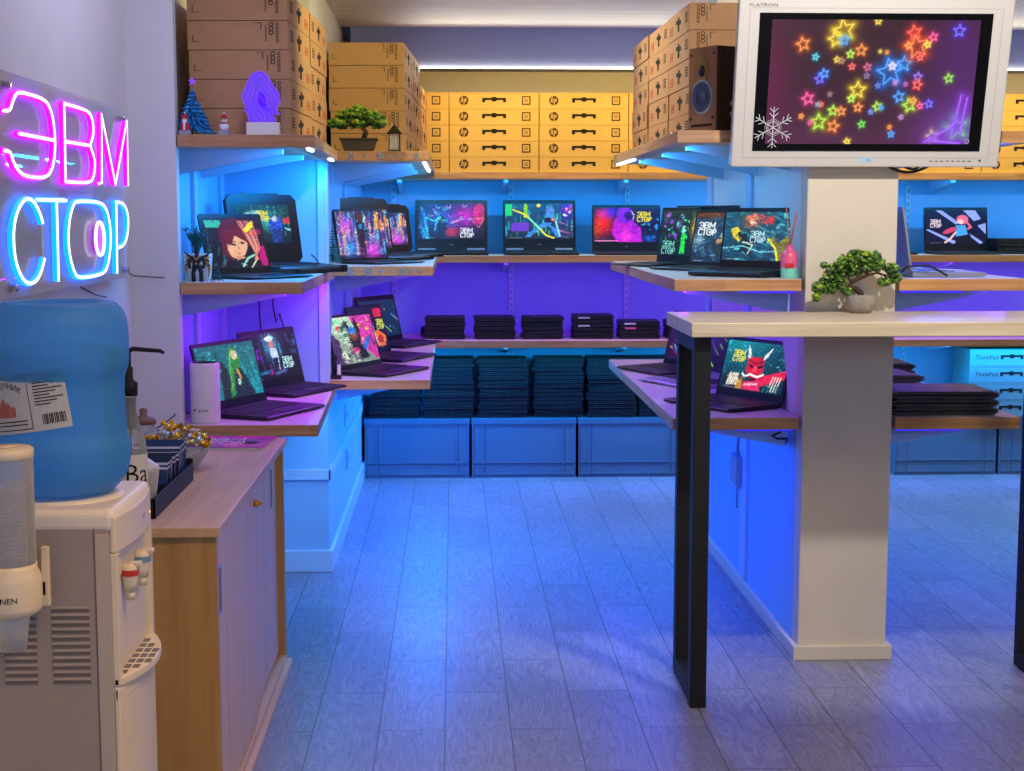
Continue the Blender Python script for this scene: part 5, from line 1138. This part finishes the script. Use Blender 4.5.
# ------------------------------------------------------------------ sideboard
t = thing('sideboard', 'oak office sideboard with sliding doors beside the water cooler', 'cabinet', (-.81, 4.225, 0))
m = MB(); m.box(-.245, .255, -.72, .725, .745, .769); m.build('top', ['oaktop', ], t, bev=.002)
for y0, y1 in ((-.705, -.68), (.69, .715)):
    m = MB(); m.box(-.24, .245, y0, y1, 0, .745); m.build('side_panel', ['oak'], t, bev=.001)
m = MB(); m.box(-.24, -.232, -.68, .69, .05, .745); m.build('back_panel', ['oak'], t)
m = MB(); m.box(-.232, .215, -.68, .69, .05, .07); m.build('bottom_panel', ['oak'], t)
m = MB(); m.box(.2, .262, -.69, .735, 0, .018); m.box(.2, .245, -.68, .69, .018, .04); m.build('plinth', ['oaktop'], t, bev=.001)
for x0, y0, y1, hy in ((.222, -.68, .02, -.62), (.205, -.0, .69, .56)):
    m = MB(); m.box(x0, x0+.016, y0, y1, .05, .745); d = m.build('door', ['oakdoor'], t, bev=.001)
    m = MB(); zz = .597 if hy < 0 else .63
    m.box(x0+.016, x0+.0175, hy-.018, hy+.018, zz-.062, zz+.062, 0); m.box(x0+.0172, x0+.018, hy-.011, hy+.011, zz-.052, zz+.052, 1); m.build('handle', ['chrome', 'greyd'], d, bev=.001)
m = MB(); m.lathe([(.009, .0), (.009, .014), (.006, .016)], (.238, .02, .684), 0, 16, 'x'); m.box(.25, .262, .008, .032, .68, .688); m.build('lock', ['gold'], t)

# ------------------------------------------------------------------ things on the sideboard
zt = .7695
t = thing('sachet_tray', 'low black open tray of tea sachets on the sideboard', 'tray', (-.80, 3.88, zt), 0)
m = MB()
w_, l_ = .075, .27
m.box(-w_, w_, -l_, l_, 0, .004); m.box(-w_, -w_+.004, -l_, l_, .004, .062); m.box(w_-.004, w_, -l_, l_, .004, .05); m.box(-w_, w_, -l_, -l_+.004, .004, .05); m.box(-w_, w_, l_-.004, l_, .004, .062); m.box(-w_, w_, -.075, -.071, .004, .05)
m.build('tray', ['steel'], t)
rg = random.Random(12)
M['foilb'] = mat('navy foil', rgb(30, 62, 110), .3); M['foilw'] = mat('white foil', rgb(206, 210, 214), .3); M['foilk'] = mat('black foil', rgb(20, 20, 24), .3)
for k in range(14):
    y = 3.835+.0203*k; c = ['foilb', 'foilk'][k % 2] if k < 8 else 'foilb'
    m = MB(); hh = .098 if k < 8 else .115
    m.box(-.062, .062, -.004, .004, 0, hh); o = m.build('tea_sachet', [c], None, (-.80+rg.uniform(-.004, .004), y, zt+.0062), (R(-16), 0, 0))
    tag(o, '%s tea sachet standing in the black tray, %s from the front' % ('navy' if c == 'foilb' else 'black', ORD[k]), 'sachet', 'tea sachets in the tray')
    m = MB(); m.box(-.062, .062, -.005, -.0042, hh*.78, hh*.84); m.box(-.062, .062, -.0052, -.0042, hh-.01, hh-.004); m.box(-.05, -.005, -.0052, -.0042, hh*.45, hh*.68); m.build('printed_band', ['foilw'], o)
m = MB(); m.lathe([(.034, 0), (.035, .004), (.046, .1), (.048, .102), (.046, .104), (.0, .104)], cap=False); 
m.lathe([(.046, .104), (.048, .106), (.044, .112), (.02, .13), (0, .132)], cap=False)
tag(m.build('plastic_cup', ['cup'], None, (-.777, 3.70, zt+.0045), (0, 0, 0)), 'translucent plastic cup with domed lid at the front of the black tray', 'cup')
t = thing('candy_bowl', 'wide clear bowl heaped with gold wrapped sweets behind the tray', 'bowl', (-.80, 4.34, zt))
m = MB(); m.lathe([(.05, 0), (.055, .004), (.085, .05), (.1, .075), (.097, .075), (.08, .05), (.05, .008), (0, .008)], seg=36, cap=False); m.build('bowl', ['clear'], t)
M['foilg'] = mat('gold wrapper', rgb(240, 190, 70), .22, .8); M['foils'] = mat('silver wrapper', rgb(220, 220, 215), .22, .7)
for k in range(46):
    a, q = rg.uniform(0, 2*PI), math.sqrt(rg.random()); rr = .088*q
    x, y, z = rr*math.cos(a), rr*math.sin(a), .072+.045*(1-q*q)+rg.uniform(-.006, .012)
    m = MB(); m.blob((0, 0, 0), (.013, .009, .009), 0, 1)
    for s in (-1, 1): m.lathe([(.003, s*.011), (.01, s*.023)], (0, 0, 0), 1, 8, 'x', False, False)
    o = m.build('wrapped_sweet', ['foilg' if k % 3 else 'foils', 'foils' if k % 2 else 'foilg'], None, (-.80+x, 4.34+y, zt+z), (rg.uniform(-.6, .6), rg.uniform(-.6, .6), rg.uniform(0, 6)))
    tag(o, '%s wrapped sweet heaped in the clear bowl' % ('gold' if k % 3 else 'silver'), 'sweet', 'gold wrapped sweets in the bowl' if k % 3 else 'silver wrapped sweets in the bowl')
t = thing('magazine', 'magenta and violet printed magazine lying at the far end of sideboard', 'magazine', (-.715, 4.82, zt), R(-4))
m = MB(); m.box(-.125, .125, -.13, .12, 0, .007); m.build('pages', ['paper'], t)
def mag_mat():
    mm, nt, b = nodes('magenta magazine cover'); tc = N(nt, 'ShaderNodeTexCoord'); vo = N(nt, 'ShaderNodeTexNoise', Scale=9.0, Detail=2.0)
    nt.links.new(tc.outputs['Object'], vo.inputs['Vector']); rp = N(nt, 'ShaderNodeValToRGB'); e = rp.color_ramp.elements
    e[0].position = .35; e[0].color = rgb(90, 30, 150); e[1].position = .6; e[1].color = rgb(230, 40, 150); x = e.new(.5); x.color = rgb(190, 40, 160)
    nt.links.new(vo.outputs['Fac'], rp.inputs['Fac']); nt.links.new(rp.outputs['Color'], b.inputs['Base Color']); b.inputs['Roughness'].default_value = .25; return mm
M['mag'] = mag_mat()
m = MB(); m.box(-.126, .126, -.131, .121, .007, .0085, 0)
for L, x0, z0, s in ((LET3, -.1, .0, .06), (LET4, -.1, -.075, .06)):
    px = x0
    for gl, wd in L:
        for st in gl:
            for (a, b), (c, d) in zip(st[:-1], st[1:]): m.tube([(px+a*.03*wd, z0+s*(1-b), .0088), (px+c*.03*wd, z0+s*(1-d), .0088)], .0016, 1, 4)
        px += .03*wd+.009
m.lathe([(.0, .0), (.028, 0)], (.065, -.03, .0089), 2, 24, 'z', False, False); m.build('cover', ['mag', 'sticker', 'inkd'], t)
# syrup bottle with pump
t = thing('syrup_bottle', 'tall clear syrup bottle with black pump, behind the water cooler', 'bottle', (-.765, 3.549, zt)); t.scale = (1, 1, 1.045)
m = MB(); m.lathe([(.0, .0), (.034, .0), (.037, .004), (.037, .17), (.034, .19), (.02, .235), (.0145, .26), (.0145, .29), (.016, .292), (.016, .3)], seg=32, cap=False); m.build('glass', ['bglass'], t)
m = MB(); m.lathe([(.0, .004), (.033, .004), (.034, .14), (.0, .142)], seg=24, cap=False); m.build('syrup', ['acrylg'], t)
m = MB(); m.lathe([(.0376, .03), (.0376, .165)], seg=32, cap=False); m.build('paper_label', ['paperw'], t)
m = MB(); v, fc = text_geo('Ba', .062); m.add([(.0382*math.sin((a+.012)/.0382+.25), -.0382*math.cos((a+.012)/.0382+.25), .12+b) for a, b, _ in v], fc)
v, fc = text_geo('ri', .05); m.add([(.0382*math.sin((a+.012)/.0382+.45), -.0382*math.cos((a+.012)/.0382+.45), .085+b) for a, b, _ in v], fc); m.build('lettering', ['inkd'], t)
m = MB(); 
for k in range(3): m.blob((.018+.006*k, -.034, .045+.012*k), (.008, .003, .007), 0, 1)
m.build('mint_leaf', ['leaf'], t)
m = MB(); m.lathe([(.0, .3), (.019, .296), (.02, .325), (.012, .33), (.0095, .335), (.0095, .36), (.006, .362), (.006, .4)], seg=20, cap=False); m.lathe([(.012, .22), (.012, .29)], seg=12); m.tube([(0, 0, .395), (.01, 0, .402), (.075, 0, .397), (.083, 0, .392)], [.006, .0055, .0045, .004]); m.tube([(0, 0, .22), (0, 0, .02)], .003); m.build('pump', ['steel'], t)
t = thing('coffee_jar', 'small jar with brown wooden lid behind the syrup bottle', 'jar', (-.955, 4.62, zt))
m = MB(); m.lathe([(.0, 0), (.034, 0), (.036, .004), (.036, .085), (.03, .095)], cap=False); m.build('glass', ['bglass'], t)
m = MB(); m.lathe([(.0, .095), (.038, .095), (.038, .107), (.03, .113), (.012, .118), (.012, .14), (0, .145)], cap=False); m.build('lid', ['lidw'], t)

# ------------------------------------------------------------------ water cooler
t = thing('water_cooler', 'white floor standing water cooler at the left edge', 'water cooler', (-.795, 3.02, 0))
X0, X1, Y0, Y1, HT = -.155, .131, -.155, .18, .937
m = MB(); m.box(X0, X1, Y0, Y1, 0.0, HT-.02); body = m.build('body', ['grey'], t, bev=.008)
m = MB(); m.box(X0-.002, X1+.012, Y0-.002, Y1+.002, HT-.045, HT+.002); top = m.build('top_cover', ['white'], t, bev=.016, seg=4)
m = MB(); m.lathe([(.112, HT+.002), (.11, HT+.006), (.1, HT+.008), (.0, HT+.008)], (.012, 0, 0), 0, 40, cap=False); m.build('collar', ['white'], top)
# side panel seams and louvres
m = MB()
for a, b, c, d in ((X0+.01, .102, .905, .9065), (.1005, .102, .0, .905)): m.box(a, b, Y0-.0012, Y0, c, d)
m.build('side_seam', ['greyd'], body)
m = MB(); m.box(.103, X1, Y0-.0015, Y0+.02, 0, HT-.046); m.build('corner_trim', ['greyl'], body, bev=.001)
for x0, x1 in ((-.076, -.014), (.016, .088)):
    m = MB(); 
    for k in range(11):
        z = .6+.0142*k; m.prism([(Y0-.0025, z+.004), (Y0-.0005, z+.0095), (Y0-.0002, z+.001)], x0, x1, 'x', 0); m.box(x0, x1, Y0-.0014, Y0-.0002, z-.0035, z+.001, 1)
    m.build('vent', ['grey', 'greyd'], body)
# curved front: upper fascia, cheeks, lower door, drip tray
def arc(x0, bulge, n=10, y0=Y0, y1=Y1): return [(x0+bulge*(1-((2*k/n)-1)**2), y0+(y1-y0)*k/n) for k in range(n+1)]
def front(name, z0, z1, x0, bulge, back, mats, parent=t, bev=.004):
    m = MB(); m.prism([(back, Y0)]+arc(x0, bulge)+[(back, Y1)], z0, z1); return m.build(name, mats, parent, bev=bev)
fu = front('upper_fascia', .852, HT-.012, X1+.012, .016, X1, ['whitew'])
m = MB(); m.box(X1, X1+.014, Y0, Y0+.022, .59, .852); m.box(X1, X1+.014, Y1-.02, Y1, .59, .852); m.box(X1, X1+.004, Y0+.02, Y1-.02, .59, .852); m.build('recess', ['whitew'], t, bev=.003)
front('lower_door', .03, .585, X1+.012, .02, X1, ['whitew'])
m = MB(); m.prism([(X1, Y0)]+arc(X1+.012, .042)+[(X1, Y1)], .588, .605); m.prism([(X1, Y0)]+arc(X1+.01, .026)+[(X1, Y1)], .56, .588); dt = m.build('drip_tray', ['whitew'], t, bev=.003)
m = MB()
for k in range(7):
    for j in range(3):
        y = -.11+.037*k; x = X1+.004+.0165*j
        if x < X1+.008+.042*(1-(y/.155)**2)-.009: m.box(x, x+.013, y-.012, y+.012, .6052, .6058)
m.build('tray_slot', ['greyd'], dt)
M['hotr'] = mat('hot tap red', rgb(196, 60, 50), .4); M['coldb'] = mat('cold tap blue', rgb(110, 150, 190), .4)
for y, k in ((-.075, 'hotr'), (.045, 'coldb')):
    m = MB(); m.lathe([(.011, .76), (.014, .775), (.017, .795), (.017, .81), (.012, .816)], (X1+.02, y, 0), 0, 20); m.tube([(X1, y, .8), (X1+.018, y, .8)], .012); m.lathe([(.008, .742), (.009, .76)], (X1+.02, y, 0), 0, 14)
    tp = m.build('tap', ['whitew'], t)
    m = MB(); m.lathe([(.0178, .792), (.0178, .804)], (X1+.02, y, 0), 0, 20, cap=False); m.build('ring', [k], tp)
    m = MB(); m.box(X1+.02, X1+.044, y-.009, y+.009, .81, .819); m.build('lever', ['whitew'], tp, bev=.002)
m = MB(); m.lathe([(.003, 0), (.003, .0015)], (X1+.026, .1, .885), 0, 10, 'x'); m.build('indicator', ['amber'], fu)
m = MB(); text_on(m, 'HD', .016, (X1+.0285, .03, .89), (0, 1, 0), (0, 0, 1)); m.build('lettering', ['greyd'], fu)

# bottle
bz = HT+.0085
t = thing('water_bottle', 'large blue ribbed water bottle upside down on the cooler', 'water bottle', (-.788, 3.02, bz))
prof = [(.085, .004), (.1, .006), (.122, .03), (.133, .06), (.135, .1), (.131, .118), (.127, .135), (.127, .15), (.125, .2), (.125, .235), (.128, .25), (.135, .27), (.136, .3), (.136, .34), (.132, .375), (.118, .398), (.1, .405), (.092, .402), (.085, .39), (.0, .386)]
sm = smooth(prof, 2); sm = [(max(0, r), z*.955) for r, z in sm]
m = MB(); m.lathe(sm, seg=56, cap=False); bo = m.build('body', ['bottle'], t)
m = MB(); m.lathe([(.0, .006), (.098, .01), (.121, .034), (.131, .1), (.123, .15), (.1215, .2), (.1215, .225), (.126, .24), (.1315, .262), (.132, .29), (.0, .291)], seg=48, cap=False); m.build('water', ['waterin'], t)
# paper label wrapped on the side
Rl = .1272
def wrap(mb, pts, fc, a0, z0, tilt, mt, dr=0):
    c, s = math.cos(tilt), math.sin(tilt)
    def P(a, b):
        u, v_ = a*c-b*s, a*s+b*c; ang = a0+u/Rl
        return ((Rl+dr)*math.sin(ang), -(Rl+dr)*math.cos(ang), z0+v_)
    mb.add([P(p[0], p[1]) for p in pts], fc, mt)
def grid(w0, w1, h0, h1, n=14):
    pts = [(w0+(w1-w0)*i/n, h) for h in (h0, h1) for i in range(n+1)]; return pts, [(i, i+1, n+2+i, n+1+i) for i in range(n)]
LA, LZ, LT = -.37, .2, .14
m = MB(); p_, f_ = grid(-.105, .093, -.062, .052); wrap(m, p_, f_, LA, LZ, LT, 0, .0005); lab = m.build('paper_label', ['labelp'], bo)
m = MB()
for w0, w1, h0, h1 in ((-.1, .018, .044, .046), (-.1, .018, -.056, -.054), (.018, .0195, -.056, .046)): p_, f_ = grid(w0, w1, h0, h1, 8); wrap(m, p_, f_, LA, LZ, LT, 0, .0009)
for k in range(9): p_, f_ = grid(.03, .085-.012*(k % 3), .036-.006*k, .0385-.006*k, 4); wrap(m, p_, f_, LA, LZ, LT, 0, .0009)
for k in range(14): p_, f_ = grid(.04+.0032*k, .0414+.0032*k+.0006*(k % 3), -.05, -.03, 1); wrap(m, p_, f_, LA, LZ, LT, 0, .0009)
for k in range(2): p_, f_ = grid(-.09, .01, -.04-.007*k, -.0375-.007*k, 5); wrap(m, p_, f_, LA, LZ, LT, 0, .0009)
word = 'ИСТОЧНИК'
for i, ch in enumerate(word):
    v, fc = text_geo(ch, .017); a = (i-3.5)*.16; c, s = math.cos(-a*.8), math.sin(-a*.8)
    wrap(m, [(x*c-y*s-.04+.075*math.sin(a), x*s+y*c-.043+.075*math.cos(a)) for x, y, _ in v], fc, LA, LZ, LT, 0, .001)
m.build('lettering', ['ink'], lab)
m = MB()
for x, w_2, h_ in ((-.075, .006, .022), (-.062, .006, .03), (-.048, .007, .038), (-.034, .006, .03), (-.02, .006, .022)):
    pts = [(x-w_2, -.03), (x+w_2, -.03), (x+w_2, -.03+h_*.6), (x+w_2*1.3, -.03+h_*.72), (x, -.03+h_), (x-w_2*1.3, -.03+h_*.72), (x-w_2, -.03+h_*.6)]; wrap(m, pts, [tuple(range(7))], LA, LZ, LT, 0, .001)
m.build('emblem', ['emb'], lab)

# cup dispenser hung on the cooler side
t = thing('cup_dispenser', 'clear tube cup dispenser with white ring, hung on the cooler side', 'dispenser', (-.832, 2.785, .66))
m = MB(); m.lathe([(.049, .19), (.0495, .4)], seg=40, cap=False); m.build('tube', ['clear'], t)
m = MB(); m.lathe([(.0, .414), (.046, .414), (.051, .41), (.051, .395), (.047, .393)], seg=40, cap=False); m.lathe([(.0, .4145), (.018, .4145), (.02, .417), (.0, .417)], seg=20, cap=False); m.build('cap', ['whitew'], t)
m = MB(); m.lathe([(.045, .098), (.056, .105), (.058, .115), (.058, .165), (.055, .175), (.05, .185), (.05, .195), (.046, .195)], seg=44, cap=False); rg_ = m.build('ring', ['whitew'], t)
m = MB(); q = lambda a, b, o=0: (.0586*math.sin((a+o)/.0586), -.0586*math.cos((a+o)/.0586), .135+b)
for k, ch in enumerate('SONNEN'):
    v, fc = text_geo(ch, .0155); m.add([q(a, b, -.026+.0098*k) for a, b, _ in v], fc, 1 if k == 1 else 0)
m.build('lettering', ['inkd', 'red'], rg_)
m = MB()
for k in range(24): m.lathe([(.033, .195+.0062*k), (.0375, .2+.0062*k), (.039, .2012+.0062*k)], seg=28, cap=False)
m.lathe([(.0, .03), (.026, .03), (.034, .1), (.036, .19)], seg=28, cap=False)
o = m.build('hanging_cup_stack', ['cup'], None, (-.832, 2.785, .66)); tag(o, 'column of translucent plastic cups inside the clear dispenser tube', 'cups'); o['kind'] = 'stuff'
m = MB(); m.box(.046, .06, .044, .058, .1, .215); m.box(-.03, .055, .044, .058, .12, .15); m.build('bracket', ['whitew'], t, bev=.002)
